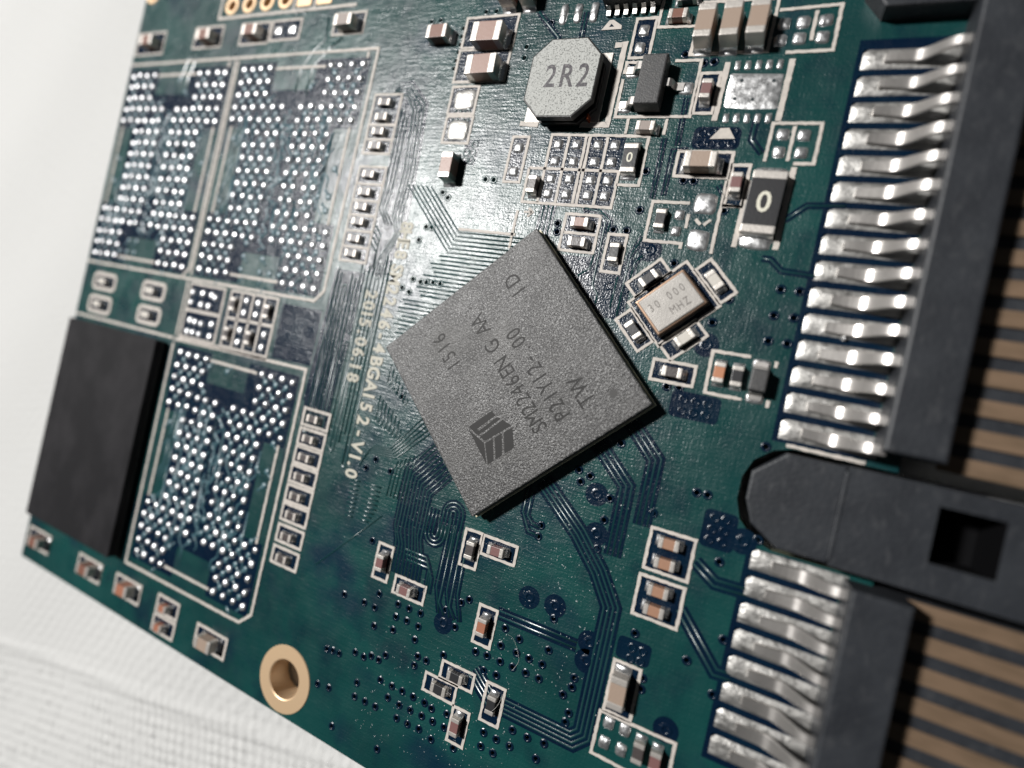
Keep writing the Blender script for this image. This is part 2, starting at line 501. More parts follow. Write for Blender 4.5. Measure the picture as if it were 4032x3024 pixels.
VIAS = [tuple(map(float, s.split(','))) for s in """51.87,18.79 52.48,18.70 52.80,19.25 53.39,19.27 53.97,19.26 52.84,19.84 53.40,19.83 53.98,19.81 50.24,22.18 49.02,24.27 48.34,24.11 48.57,24.70 49.56,25.11 50.29,25.12 50.24,26.30 49.99,27.12 50.22,27.85 46.95,27.61 46.92,28.23 52.59,25.22 54.39,23.63 54.90,23.60 55.43,24.59 55.95,24.54 55.42,25.16 55.96,25.10 55.39,25.68 55.97,25.64 56.86,25.29 56.06,26.57 57.46,25.04 47.17,31.57 48.68,31.49 48.77,32.15 50.87,32.62 50.90,33.58 47.15,33.93 47.16,34.69 48.87,33.84 47.92,34.70 48.70,34.69 47.12,35.51 47.91,35.50 48.69,35.48 50.52,34.66 50.51,35.16 50.13,35.72 50.63,36.48 50.56,37.00 47.89,38.68 48.78,38.67 49.72,38.54 49.48,39.49 47.93,39.55 52.99,31.30 53.01,32.03 53.53,32.02 53.02,32.59 53.53,32.55 53.80,33.26 53.84,33.80 55.60,31.61 57.02,32.68 56.96,30.04 55.35,35.16 35.23,35.77 36.83,35.70 37.76,34.81 37.65,35.72 39.23,34.92 40.03,34.90 39.27,35.69 40.06,35.63 39.27,36.50 37.90,36.79 40.90,35.65 40.87,36.47 40.86,34.87 42.42,34.07 42.43,34.85 43.23,34.78 43.28,33.31 43.73,32.97 41.30,37.30 41.91,37.32 42.91,36.57 41.21,37.89 36.98,38.83 37.66,38.84 38.17,38.56 38.75,38.57 39.15,38.12 34.85,39.47 35.31,39.40 35.83,39.37 37.59,40.50 39.17,39.64 40.04,39.65 40.80,39.63 37.64,41.35 38.44,41.31 39.23,41.28 40.81,40.47 39.94,40.40 40.82,41.26 41.61,41.25 42.41,41.18 41.59,40.43 42.40,40.40 42.91,39.73 43.16,40.39 43.94,40.37 43.93,39.60 43.30,41.37 44.76,41.18 36.48,43.77 39.99,43.55 41.59,39.63 42.40,39.62 45.52,36.38 46.31,36.31 46.36,35.51 45.53,35.52 44.81,35.59 46.32,39.55 47.11,39.56 46.33,40.32 47.09,40.34 46.23,33.68 46.19,34.67 34.71,41.82 35.63,41.68 48.48,9.77 43.99,10.87 44.07,11.36 45.54,9.95 47.29,10.95 48.02,10.95 49.50,11.88 47.79,14.03 48.64,14.14 50.88,12.44 52.73,9.50 53.36,15.19 53.90,13.94 53.30,16.35 56.09,13.13 56.91,13.13 56.04,14.43 56.91,14.41 56.04,15.68 56.87,15.67 56.94,20.67 46.22,1.57 50.82,5.49 51.33,5.45 51.84,5.47 52.36,5.44 50.89,6.07 51.37,6.06 51.90,6.04 52.37,6.00 48.35,7.64 50.63,1.69 50.12,1.73 49.07,1.21 39.49,0.30 39.50,0.98 40.77,-1.10 50.41,8.04 50.93,8.05 36.09,-2.14 36.83,-2.12 32.07,-1.80 32.78,-1.82 34.70,-1.16 34.71,-0.63 34.71,-0.10 34.71,0.39 34.68,0.95 34.64,1.48 35.67,4.30 36.34,4.31 35.57,4.75 36.37,4.75 37.41,6.39 36.92,6.91 37.38,6.93 36.92,7.39 37.38,7.41 38.72,8.55 39.28,8.55 35.86,9.53 36.32,9.84 35.20,11.81 35.63,11.80 34.86,12.70 35.08,15.23 35.69,15.34 36.12,15.32 36.62,15.26 37.15,15.30 34.40,15.88 35.00,16.10 36.24,22.68 35.32,26.95 34.73,27.66 36.62,27.38 36.41,31.89""".split()]
EL, ER, ET, EB = 0.18, 62.2, -10.0, 44.95

def circle(u, v, r, n):
    return [(u + r * math.cos(2 * math.pi * k / n), v + r * math.sin(2 * math.pi * k / n)) for k in range(n)]

HOLES = [circle(u, v, 0.125, 8) for u, v in VIAS]
HOLES += [circle(32.05, 42.65, 1.27, 32), circle(1.15, -6.6, 0.55, 20)]
HOLES += [circle(u, -4.55, 0.42, 16) for u in (12.0, 14.0, 16.0, 18.0, 20.0, 22.0)]
NOTCH = [(ER, 20.5), (58.1, 20.5), (57.3, 20.75), (56.55, 21.4), (56.2, 22.3), (56.2, 23.4), (56.5, 24.3), (57.2, 25.0), (58.1, 25.35), (ER, 25.35)]
OUT = [(EL, ET), (ER, ET)] + NOTCH + [(ER, EB), (EL, EB)]

def build_laminate():
    pts, edges = [], []
    for loop in [OUT] + HOLES:
        b = len(pts)
        n = len(loop)
        pts += [Vector(p) for p in loop]
        edges += [(b + i, b + (i + 1) % n) for i in range(n)]
    vco, _, fcs, *_r = delaunay_2d_cdt(pts, edges, [], 1, 1e-5)
    def inside(p, loop):
        c, n = False, len(loop)
        for i in range(n):
            (x1, y1), (x2, y2) = loop[i], loop[(i + 1) % n]
            if (y1 > p[1]) != (y2 > p[1]) and p[0] < (x2 - x1) * (p[1] - y1) / (y2 - y1) + x1:
                c = not c
        return c
    cen = [(sum(p[0] for p in lp) / len(lp), sum(p[1] for p in lp) / len(lp), max(math.dist(lp[0], q) for q in lp), lp) for lp in HOLES]
    keep = []
    for f in fcs:
        c = (sum(vco[i].x for i in f) / len(f), sum(vco[i].y for i in f) / len(f))
        if not inside(c, OUT):
            continue
        if any(abs(c[0] - h[0]) < h[2] and abs(c[1] - h[1]) < h[2] and inside(c, h[3]) for h in cen):
            continue
        keep.append(tuple(f))
    v = [P(p.x, p.y, 0) for p in vco]
    n = len(v)
    v += [P(p.x, p.y, -1.6) for p in vco]
    faces = [(f if True else f) for f in keep]
    me = bpy.data.meshes.new('laminate')
    allf = list(keep) + [tuple(n + i for i in reversed(f)) for f in keep]
    # walls of the outer outline
    idx = {}
    cnt = {}
    for f in keep:
        for i in range(len(f)):
            e = (f[i], f[(i + 1) % len(f)])
            cnt[e] = 1
    for (a, b) in list(cnt):
        if (b, a) not in cnt:
            allf.append((b, a, n + a, n + b))
    me.from_pydata(v, [], allf)
    me.materials.append(GREEN)
    me.materials.append(LAMINATE)
    me.materials.append(BARREL)
    k2 = 2 * len(keep)
    for i, p in enumerate(me.polygons):
        if i >= k2:
            c = p.center
            u_, v_ = c.x / S + 33, 20 - c.y / S
            edge = u_ < EL + .01 or u_ > 56.1 and (20.4 < v_ < 25.5 or u_ > ER - .01) or v_ > EB - .01 or v_ < ET + .01
            p.material_index = 1 if edge else 2
    me.update()
    fix(me)
    return link('laminate', me, None, board)
build_laminate()

# ------------------------------------------------------------------ bare (navy) areas of the solder mask
A0, B0, C0 = (0.0, 0.0), (14.1, -0.1), (14.1, 22.62)       # origins of the three memory footprints
def nand_polys(o):
    u, v = o
    lo = max(0.45, EL - u + 0.12)
    q = [rect(lo, .45, 4.5, 2.7), rect(8.6, .45, 13.55, 2.7), rect(lo, 2.7, 13.55, 5.6), rect(2.4, 5.6, 11.6, 12.4),
         rect(lo, 12.4, 13.55, 15.2), rect(lo, 15.2, 5.4, 17.55), rect(9.2, 15.2, 13.55, 17.55)]
    return [[(a + u, b + v) for a, b in pl] for pl in q]
for o in (A0, B0, C0):
    sheet('bare_mask_area', nand_polys(o), 0.004, NAVY, board)
for pl in ([rrect(52.2, 18.85, 54.6, 20.2)], [rrect(54.95, 24.2, 56.5, 26.05)], [rrect(52.25, 31.6, 53.95, 32.75)],
           [rrect(43.9, 12.6, 48.9, 15.8, 0.5)],
           [[(28.7, 15.2), (29.1, 15.2), (28.9, 22.6), (28.5, 24.6), (28.35, 24.6)]], [[(24.6, 18.3), (28.3, 18.3), (28.3, 22.2), (24.6, 22.3)]],
           [rrect(50.4, 5.15, 52.75, 6.35, 0.3)], [rrect(36.7, 6.1, 37.7, 7.7, 0.2)]):
    sheet('bare_mask_area', pl, 0.004, NAVY if len(pl[0]) != 11 else NAVY2, board)

# ------------------------------------------------------------------ vias: a raised ring of mask round each hole
def ring(r0, r1, h, n=12):
    key = ('ring', r0, r1, h, n)
    if key not in _cache:
        prof = [(r1, 0.0), (r0 * .35 + r1 * .65, h), (r0 * .7 + r1 * .3, h), (r0, 0.2 * h), (r0 * 0.98, -0.5)]
        v, f = [], []
        for r, z in prof:
            v += [(r * math.cos(2 * math.pi * k / n) * S, r * math.sin(2 * math.pi * k / n) * S, z * S) for k in range(n)]
        for i in range(len(prof) - 1):
            for k in range(n):
                a, b = i * n + k, i * n + (k + 1) % n
                f.append((a, b, b + n, a + n))
        _cache[key] = mesh('via', v, f, True)
    return _cache[key]
big = {(49.56, 25.11), (49.99, 27.12), (49.5, 11.88), (47.17, 31.57), (48.68, 31.49), (50.87, 32.62), (50.9, 33.58), (56.86, 25.29), (53.3, 16.35), (42.43, 34.85), (55.35, 35.16)}
via_mats = {}
for i, (u, v) in enumerate(VIAS):
    isb = (u, v) in big
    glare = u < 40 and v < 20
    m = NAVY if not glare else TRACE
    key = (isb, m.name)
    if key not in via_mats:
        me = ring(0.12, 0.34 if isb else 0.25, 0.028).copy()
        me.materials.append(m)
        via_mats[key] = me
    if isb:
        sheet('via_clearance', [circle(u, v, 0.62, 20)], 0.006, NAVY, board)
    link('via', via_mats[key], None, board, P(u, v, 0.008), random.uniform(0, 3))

# ------------------------------------------------------------------ traces
def offset(pts, d):
    q = [Vector(p) for p in pts]
    out = []
    for i in range(len(q)):
        d1 = (q[i] - q[i - 1]).normalized() if i > 0 else (q[1] - q[0]).normalized()
        d2 = (q[i + 1] - q[i]).normalized() if i < len(q) - 1 else d1
        t = (d1 + d2).normalized()
        n = Vector((-t.y, t.x))
        k = 1 / max(0.5, n.dot(Vector((-d1.y, d1.x))))
        out.append(tuple(q[i] + n * d * k))
    return out
def trace(pts, wd=0.12, h=0.042, clear=True):
    if clear:
        sheet_strip(pts, wd + 0.22)
    strip('trace', pts, wd, 0.006, h, TRACE, board, bev=0.38, smooth=True)
CL = [0.0]
def sheet_strip(pts, wd):
    CL[0] = (CL[0] + 0.00035) % 0.007
    z = 0.0105 + CL[0]
    v, f = strip_data(pts, wd, z, z)
    v2, f2 = [], []
    n = len(pts)
    for i in range(n):
        v2 += [v[4 * i], v[4 * i + 3]]
    f2 = [(2 * i, 2 * i + 1, 2 * i + 3, 2 * i + 2) for i in range(n - 1)]
    me = mesh('trace_clearance', v2, f2)
    bm = bmesh.new(); bm.from_mesh(me); bm.normal_update()
    for fc in bm.faces:
        if fc.normal.z < 0:
            fc.normal_flip()
    bm.to_mesh(me); bm.free()
    link('trace_clearance', me, NAVY, board)
def bundle(pts, n, pitch, wd=0.12, clear=True, h=0.030):
    if clear:
        sheet_strip(pts, (n - 1) * pitch + wd + 0.3)
    for i in range(n):
        trace(offset(pts, (i - (n - 1) / 2) * pitch), wd, h, clear=False)
def arc(cu, cv, r, a0, a1, n=6):
    return [(cu + r * math.cos(math.radians(a0 + (a1 - a0) * k / n)), cv + r * math.sin(math.radians(a0 + (a1 - a0) * k / n))) for k in range(n + 1)]

bundle([(46.5, 25.2), (49.09, 27.37), (50.53, 28.93), (51.56, 30.5), (51.56, 37.2), (51.05, 37.72), (46.3, 37.71), (44.9, 36.6)], 4, 0.24)
bundle([(49.0, 22.4), (50.99, 24.27), (51.04, 27.95)], 3, 0.27, 0.11)
bundle([(50.5, 20.95), (52.13, 22.57), (52.15, 26.0)], 3, 0.27, 0.11)
bundle([(45.6, 33.03), (50.25, 33.02)], 2, 0.3)
bundle([(54.79, 29.35), (56.88, 31.63), (57.6, 31.58)], 2, 0.3)
bundle([(55.0, 26.9), (56.06, 27.6), (57.5, 27.55)], 2, 0.3)
bundle([(43.2, 9.8), (43.2, 11.9)], 3, 0.28)
trace([(45.4, 9.85), (46.2, 10.0), (46.75, 10.55), (46.8, 14.1), (47.2, 14.6), (47.2, 15.1)])
trace([(46.2, 9.85), (47.0, 10.5), (47.0, 11.2)])
trace([(46.5, 12.4), (46.45, 13.2), (45.85, 13.7)])
trace([(48.98, 11.2), (48.52, 12.3), (48.5, 13.6), (48.5, 15.6)])
trace([(49.2, 12.2), (48.85, 12.6), (48.8, 13.6)])
trace([(48.1, 13.5), (48.05, 15.2)])
trace([(39.8, -1.86), (40.5, -1.1), (41.44, -0.19), (41.5, 0.5)], 0.16)
trace([(42.88, -1.61), (42.9, 0.4)], 0.14)
trace([(48.95, 5.8), (49.0, 9.1)], 0.10)
trace([(49.64, 3.6), (49.7, 6.2)], 0.10)
trace([(50.3, 6.4), (49.55, 6.5), (49.55, 8.9)], 0.10)
trace([(55.57, 9.78), (56.41, 8.98), (58.0, 8.9)])
trace([(54.94, 11.73), (55.35, 11.74), (55.91, 12.24), (58.0, 12.35)])
trace([(53.3, 4.8), (53.27, 5.8), (53.9, 6.5)], 0.14)
trace([(52.2, 8.2), (52.7, 8.9)], 0.10)
trace([(22.85, -2.9), (22.93, -1.1), (22.0, -0.3), (21.2, 0.94), (21.1, 2.8)], 0.18, clear=False)
trace([(24.6, -1.2), (23.5, -0.4), (22.36, 0.8), (22.2, 3.0)], 0.18, clear=False)
trace([(19.6, -3.6), (19.2, -3.1)], 0.18, clear=False)
trace([(20.6, -3.7), (20.0, -2.9)], 0.18, clear=False)
trace([(8.6, -1.2), (8.0, -0.2), (7.6, 1.0), (7.4, 2.8)], 0.18, clear=False)
trace([(9.8, -1.1), (8.9, 0.0), (8.5, 1.1), (8.2, 3.0)], 0.18, clear=False)
for pl in ([[(30.35, 2.6), (31.6, 2.1), (33.3, 3.7), (33.6, 8.6), (33.7, 12.2), (33.0, 15.2), (31.1, 15.2), (31.1, 7.6), (31.1, 3.2)]],
           [[(29.1, 15.3), (31.3, 15.3), (31.2, 19.0), (30.9, 24.0), (31.0, 27.0), (28.5, 26.2), (28.5, 24.9)]]):
    sheet('bare_mask_area', pl, 0.0055, NAVY, board)
# loop round the end of the resistor ladder, and lines running down from it
for k in range(4):
    d = 0.26 * k
    trace([(30.3 + d * .4, 3.0), (30.75 + d * .45, 2.4 + d), (31.5 - d * .1, 2.4 + d), (32.95 - d, 3.75 + d * .6), (33.3 - d, 8.4), (33.15 - d, 11.4 - d * .3),
           (33.4 - d * .6, 12.2 + d * .3), (32.6 - d * .8, 14.2 + d * .2), (32.5 - d * .8, 15.4)], 0.12, clear=(k % 2 == 0))
for k in range(3):
    trace([(31.25 + .3 * k, 4.1 + .3 * k), (31.3 + .3 * k, 9.6), (31.2 + .25 * k, 10.9), (32.0 + .25 * k, 11.9)], 0.12)
for k in range(4):
    trace([(31.05, 11.9 + .42 * k), (31.75, 12.6 + .42 * k), (31.75 + .02 * k, 14.9)], 0.11, clear=False)
# long meanders between the footprints and the controller
u = 28.95
i = 0
while u < 33.3:
    top = 15.2 + 0.5 * math.sin(i * 1.7) + 0.2 * (i % 3) - (0.9 if u > 31.2 else 0)
    bot = 26.6 + 0.7 * math.sin(i * 2.3) + (u - 29) * 0.2
    if i % 4 == 3:
        mid = 19.4 + 0.4 * math.sin(i)
        p1 = [(u, top)] + [(u, mid - .2)] + arc(u + .16, mid - .15, .16, 180, 0, 5) + [(u + .32, top + .4)]
        trace(p1, 0.11, clear=False)
        p2 = [(u + .32, bot - 1)] + [(u + .32, mid + .8)] + arc(u + .16, mid + .7, .16, 0, -180, 5) + [(u, bot)]
        trace(p2, 0.11, clear=False)
    elif i % 2 == 0:
        trace([(u, top), (u, bot - .1)] + arc(u + .16, bot - .1, .16, 180, 0, 5) + [(u + .32, top + .3)], 0.14, clear=False)
    else:
        trace([(u, bot), (u, top + .6)] + arc(u + .16, top + .55, .16, 180, 360, 5) + [(u + .32, bot - .6)], 0.14, clear=False)
    u += 0.64
    i += 1
# lines fanning into the controller's upper corner side
def chip_edge(v):
    return 43.25 - (v - 11.55)
for k in range(17):
    v = 11.95 + 0.265 * k
    ue = chip_edge(v) + 0.5
    if k < 6:
        s0 = 34.9 - .36 * k
        trace([(s0, 9.2), (s0 + v - 9.2, v), (ue, v)], 0.11, clear=False)
    else:
        trace([(36.6 - 0.10 * (k - 6) + 0.35 * math.sin(k * 2.1), v), (ue, v)], 0.11, clear=False)
for k in range(9):
    v = 16.6 + 0.27 * k
    trace([(34.6 + 0.25 * math.sin(k * 1.9), v), (max(chip_edge(v), 35.0) + 0.5, v)], 0.10, clear=False)
# lower left side of the controller
for k in range(5):
    d = 0.26 * k
    trace([(38.1 + d * .75, 23.6 + d * .75), (36.2 + d * .55, 26.0 + d * .45), (35.0 - .1 * k, 26.1 + d * .5), (34.6 - .1 * k, 26.6 + d)], 0.11, clear=False)
for k in range(9):
    d = 0.255 * k
    cu = 37.75 + d * .98
    su = 39.3 + d * .78
    sv = 25.0 + d * .78
    trace([(su, sv), (cu, sv + (su - cu) + 0.25), (cu + .02, 30.4 + .35 * math.sin(k)), (cu + .35, 31.3 + 0.05 * k), (cu + .45, 33.2)], 0.12)
for k in range(6):
    uu = 36.7 + .27 * k
    trace([(uu, 28.9), (uu + .05, 27.2 - .1 * k), (uu + .3, 26.6 - .15 * k)], 0.11, clear=False)
for k in range(7):
    uu = 34.6 + .3 * k
    trace([(uu, 22.9 + .2 * k), (uu, 24.4 + .12 * k)] + arc(uu + .13, 24.5 + .12 * k, .13, 180, 0, 5) + [(uu + .26, 23.2 + .24 * k)], 0.11, clear=False)
for k in range(6):
    uu = 34.9 + .3 * k
    trace([(uu, 20.8 + .3 * k), (uu, 22.0 + .2 * k)] + arc(uu + .13, 22.0 + .2 * k, .13, 180, 0, 5) + [(uu + .26, 21.1 + .32 * k)], 0.10, clear=False)
for k in range(3):                                           # nested hairpins
    r = 0.16 + .25 * k
    trace([(41.55 - r, 30.2)] + [(41.55 - r, 28.6)] + arc(41.55, 28.6, r, 180, 360, 8) + [(41.55 + r, 31.2)], 0.12)
    trace([(40.62 - r, 28.6)] + [(40.62 - r, 30.1)] + arc(40.62, 30.1, r, 180, 0, 8) + [(40.62 + r, 29.4)], 0.12)
for k in range(9):
    v = 28.55 + .29 * k
    trace([(33.75 + .02 * k, v + .1), (34.55, v + .05)], 0.12, clear=False)
    trace([(34.85 + .05 * (k % 3), v), (36.2 - .12 * max(0, k - 5), v)], 0.12, clear=False)
trace([(36.7, 30.2), (32.5, 34.75)], 0.10, clear=False)
for k in range(3):
    trace([(38.9 + .1 * k, 31.6 + .28 * k), (40.4 + .15 * k, 31.6 + .28 * k), (40.75 + .15 * k, 32.1 + .28 * k), (40.8 + .15 * k, 33.6)], 0.13)
for k in range(5):
    trace([(41.5 + .33 * k, 28.9 + .3 * k), (41.5 + .36 * k, 33.0 + .8 * (k % 2)), (42.0 + .36 * k, 34.4)], 0.12)
for k in range(2):
    trace([(45.75 + .3 * k, 25.6 + .3 * k), (45.75 + .3 * k, 27.2 + .1 * k), (46.3 + .1 * k, 27.75 - .1 * k + .4 * (1 - k)), (46.9, 27.75 + .45 * (1 - k))], 0.13)

# ------------------------------------------------------------------ memory footprints: solder bumps, tented vias, fan-out lines
FULL = [1, 2, 3, 4, 10, 11, 12, 13]
WIDE = [1, 2, 3, 4, 5, 6, 8, 9, 10, 11, 12, 13]
MIDC = [3, 4, 5, 6, 8, 9, 10, 11]
def cols(r):
    return FULL if r <= 3 or r >= 15 else (WIDE if r in (4, 5, 13, 14) else MIDC)
bump_meshes = []
for k in range(8):
    rr = (.235, .25, .262, .27, .255, .245, .265, .24)[k]
    me = dome(rr, rr * (1 + .03 * (k % 3 - 1)), (.10, .15, .19, .13, .17, .21, .12, .16)[k], 2.0, 4, 12, 40 + k).copy()
    me.materials.append(BALL if k % 4 else SOLDER)
    bump_meshes.append(me)
spots = []
for o in (C0, B0, A0):
    for r in range(1, 18):
        for c in cols(r):
            spots.append((o[0] + c, o[1] + r))
rest_v, rest_f = [], []
for i, (u, v) in enumerate(spots):
    du, dv = random.uniform(-.045, .045), random.uniform(-.045, .045)
    if i < 300:
        link('solder_bump', random.choice(bump_meshes), None, board, P(u + du, v + dv, 0.004))
    else:
        src = bump_meshes[(i * 5) % 8]
        b = len(rest_v)
        o = P(u + du, v + dv, 0.004)
        rest_v += [tuple(o + x.co) for x in src.vertices]
        rest_f += [tuple(b + k for k in p.vertices) for p in src.polygons]
o = link('solder_bump_field', mesh('solder_bump_field', rest_v, rest_f, True), BALL, board)
o['kind'] = 'stuff'
for o_ in (A0, B0, C0):
    V_, F_ = [], []
    rnd = random.Random(int(o_[0] * 10 + o_[1]))
    lowdome = dome(0.24, 0.24, 0.10, 2.0, 3, 10, None)
    for r in range(1, 18):
        for c in range(1, 13):
            if o_[0] + c + .5 < .8:
                continue
            near = c in cols(r) and (c + 1) in cols(min(17, r + 1))
            if rnd.random() < (0.85 if near else 0.22):
                p = P(o_[0] + c + .5, o_[1] + r + (.5 if r < 17 else -.5), 0.006)
                b = len(V_)
                V_ += [tuple(p + x.co) for x in lowdome.vertices]
                F_ += [tuple(b + k for k in q.vertices) for q in lowdome.polygons]
                sd = rnd.choice([(-.5, -.5), (.5, -.5), (-.5, .5), (.5, .5)])
                v2, f2 = strip_data([(o_[0] + c + .5, o_[1] + r + .5), (o_[0] + c + .5 + sd[0], o_[1] + r + .5 + sd[1])], 0.16, 0.006, 0.06, bev=.36)
                b = len(V_)
                V_ += [tuple(x) for x in v2]
                F_ += [tuple(b + k for k in q) for q in f2]
    for k in range(9):
        r = 4.2 + k * 1.15
        amp = rnd.uniform(.1, .3)
        v2, f2 = strip_data([(o_[0] + 7 + amp * math.sin(j * 1.3 + k) + rnd.choice([-.18, .18]), o_[1] + r + .25 * j) for j in range(7)], 0.14, 0.006, 0.06, bev=.36)
        b = len(V_)
        V_ += [tuple(x) for x in v2]
        F_ += [tuple(b + kk for kk in q) for q in f2]
    for k in range(60):
        c, r = rnd.choice([2, 3, 4, 5, 6, 7, 8, 9, 10, 11]), rnd.uniform(4, 12)
        u_ = o_[0] + c + rnd.choice([.4, .5, .6, -.1])
        L_ = rnd.uniform(1.0, 3.4)
        d_ = rnd.choice([-.5, .5])
        v2, f2 = strip_data([(u_, o_[1] + r), (u_, o_[1] + r + L_), (u_ + d_, o_[1] + r + L_ + .5), (u_ + d_, o_[1] + r + L_ + 1.2)], 0.15, 0.006, 0.06, bev=.36)
        b = len(V_)
        V_ += [tuple(x) for x in v2]
        F_ += [tuple(b + kk for kk in q) for q in f2]
    o = link('fan_out_field', fix(mesh('fan_out_field', V_, F_, True)), FANOUT, board)
    o['kind'] = 'stuff'

# ------------------------------------------------------------------ silkscreen
def silk(pts, closed=False, wd=0.16, name='silkscreen_line'):
    return strip(name, pts, wd, 0.012, 0.042, SILK, board, closed, rag=0.018)
def outline(a, b, c, d, wd=0.16, bare=True):
    if bare:
        sheet('bare_mask_area', [rect(a + .05, b + .05, c - .05, d - .05)], 0.0080 + random.uniform(0, .002), NAVY, board)
    return silk(rect(a, b, c, d), True, wd, 'silkscreen_outline')
# memory footprints
silk([(0.3, -0.07), (28.1, -0.2), (28.08, 16.95), (27.4, 17.75), (0.3, 17.85)], wd=.2)
silk([(13.92, 0.1), (13.92, 17.0), (13.2, 17.75)], wd=.2)
silk([(14.25, 0.1), (14.25, 17.5)], wd=.18)
silk([(14.1, 17.95), (14.1, 22.4)], wd=.18)
silk([(13.95, 22.7), (28.05, 22.5), (28.05, 39.8), (27.1, 40.7), (14.15, 40.8), (14.0, 23.0)], wd=.2)
silk([(0.35, 22.65), (13.8, 22.65)], wd=.2)
for o in (A0, B0, C0):
    u, v = o
    for a, b in (((4.5, 1), (9.5, 1)), ((4.5, 17), (9.5, 17)), ((13, 5.5), (13, 12.5)), ((1, 5.5), (1, 12.5))):
        silk([(u + a[0], v + a[1]), (u + b[0], v + b[1])], wd=.2, name='silkscreen_bar')
    if o is not C0:
        silk([(u + 13.2, v + .1), (u + 13.2, v + .55)], wd=.2)
for r in ((0.45, -2.88, 4.2, -0.97), (8.2, -2.93, 11.6, -1.2), (13.8, -2.88, 16.95, -1.2), (17.2, -2.88, 20.2, -1.35), (23.5, -2.97, 26.3, -1.4),
          (34.85, -1.79, 38.5, .18), (34.8, .30, 38.45, 2.38), (34.9, 2.69, 36.8, 4.45), (34.95, 4.62, 36.85, 6.33), (46.0, -.93, 47.1, 1.3),
          (50.12, 2.3, 51.1, 4.45), (52.67, 7.13, 53.5, 9.24), (49.86, 6.49, 52.58, 7.83), (47.1, 11.21, 48.12, 13.3), (50.95, 17.5, 53.07, 18.55),
          (52.68, 25.9, 54.83, 27.97), (52.62, 28.33, 54.82, 30.35), (52.3, 32.9, 53.65, 35.5), (38.66, 33.28, 40.84, 34.33), (44.47, 32.94, 45.57, 35.08),
          (42.98, 36.81, 45.08, 37.8), (42.08, 37.88, 44.16, 38.9), (44.24, 38.95, 45.27, 40.9), (45.91, 36.82, 47.02, 38.93), (36.99, 31.8, 38.07, 33.94),
          (42.6, 29.14, 43.66, 31.23), (43.78, 29.16, 45.9, 30.22), (39.95, 5.87, 41.0, 8.62)):
    outline(*r)
outline(44.39, 10.27, 46.43, 12.36)
silk([(44.5, 11.34), (46.35, 11.34)])
for r in ((1.9, 18.78, 4.9, 20.05), (8.75, 18.7, 11.55, 20.0), (1.88, 20.81, 4.9, 22.1), (8.83, 20.74, 11.6, 22.0)):
    sheet('bare_mask_area', [rrect(*r, .3)], 0.007, NAVY, board)
    silk(rrect(*r, 0.32), True, 0.30, 'silkscreen_outline')
for r in ((0.7, 42.1, 3.9, 43.6), (8.35, 42.05, 11.45, 43.55), (13.5, 41.95, 16.6, 43.4), (18.7, 41.75, 21.05, 42.95), (18.68, 43.22, 21.05, 44.42), (23.35, 42.24, 26.4, 43.66)):
    outline(*r, wd=.2)
# ladders of small resistors
LAD1 = (3.77, 4.78, 5.78, 6.77)
LAD2 = (8.73, 9.95, 10.97, 11.98, 13.15, 14.17)
LAD3 = (25.62, 27.0, 28.27, 29.6, 30.95, 32.25, 33.72, 35.22)
outline(28.75, 3.1, 31.0, 7.2)
for v in (5.2, 6.22):
    silk([(28.85, v), (30.9, v)])
outline(28.8, 8.12, 31.05, 14.65)
for v in (9.32, 10.46, 11.47, 12.55, 13.66):
    silk([(28.9, v), (30.95, v)])
for v in LAD3:
    outline(28.72, v - .58, 30.98, v + .54, .19)
# passive array beside the memory footprints
sheet('bare_mask_area', [rect(14.6, 18.1, 18.5, 22.4)], 0.008, NAVY, board)
sheet('bare_mask_area', [rect(18.95, 18.1, 24.05, 22.4)], 0.008, NAVY, board)
silk(rect(14.55, 18.1, 18.5, 22.35), True, .18, 'silkscreen_outline')
silk([(14.65, 20.22), (18.4, 20.18)], wd=.24)
silk(rect(19.25, 18.08, 24.1, 22.35), True, .18, 'silkscreen_outline')
silk([(19.3, 20.16), (24.0, 20.1)], wd=.2)
for u in (20.4, 21.6, 22.8):
    silk([(u, 18.15), (u, 22.3)], wd=.18)
silk([(14.4, 22.5), (24.2, 22.5)], wd=.2)
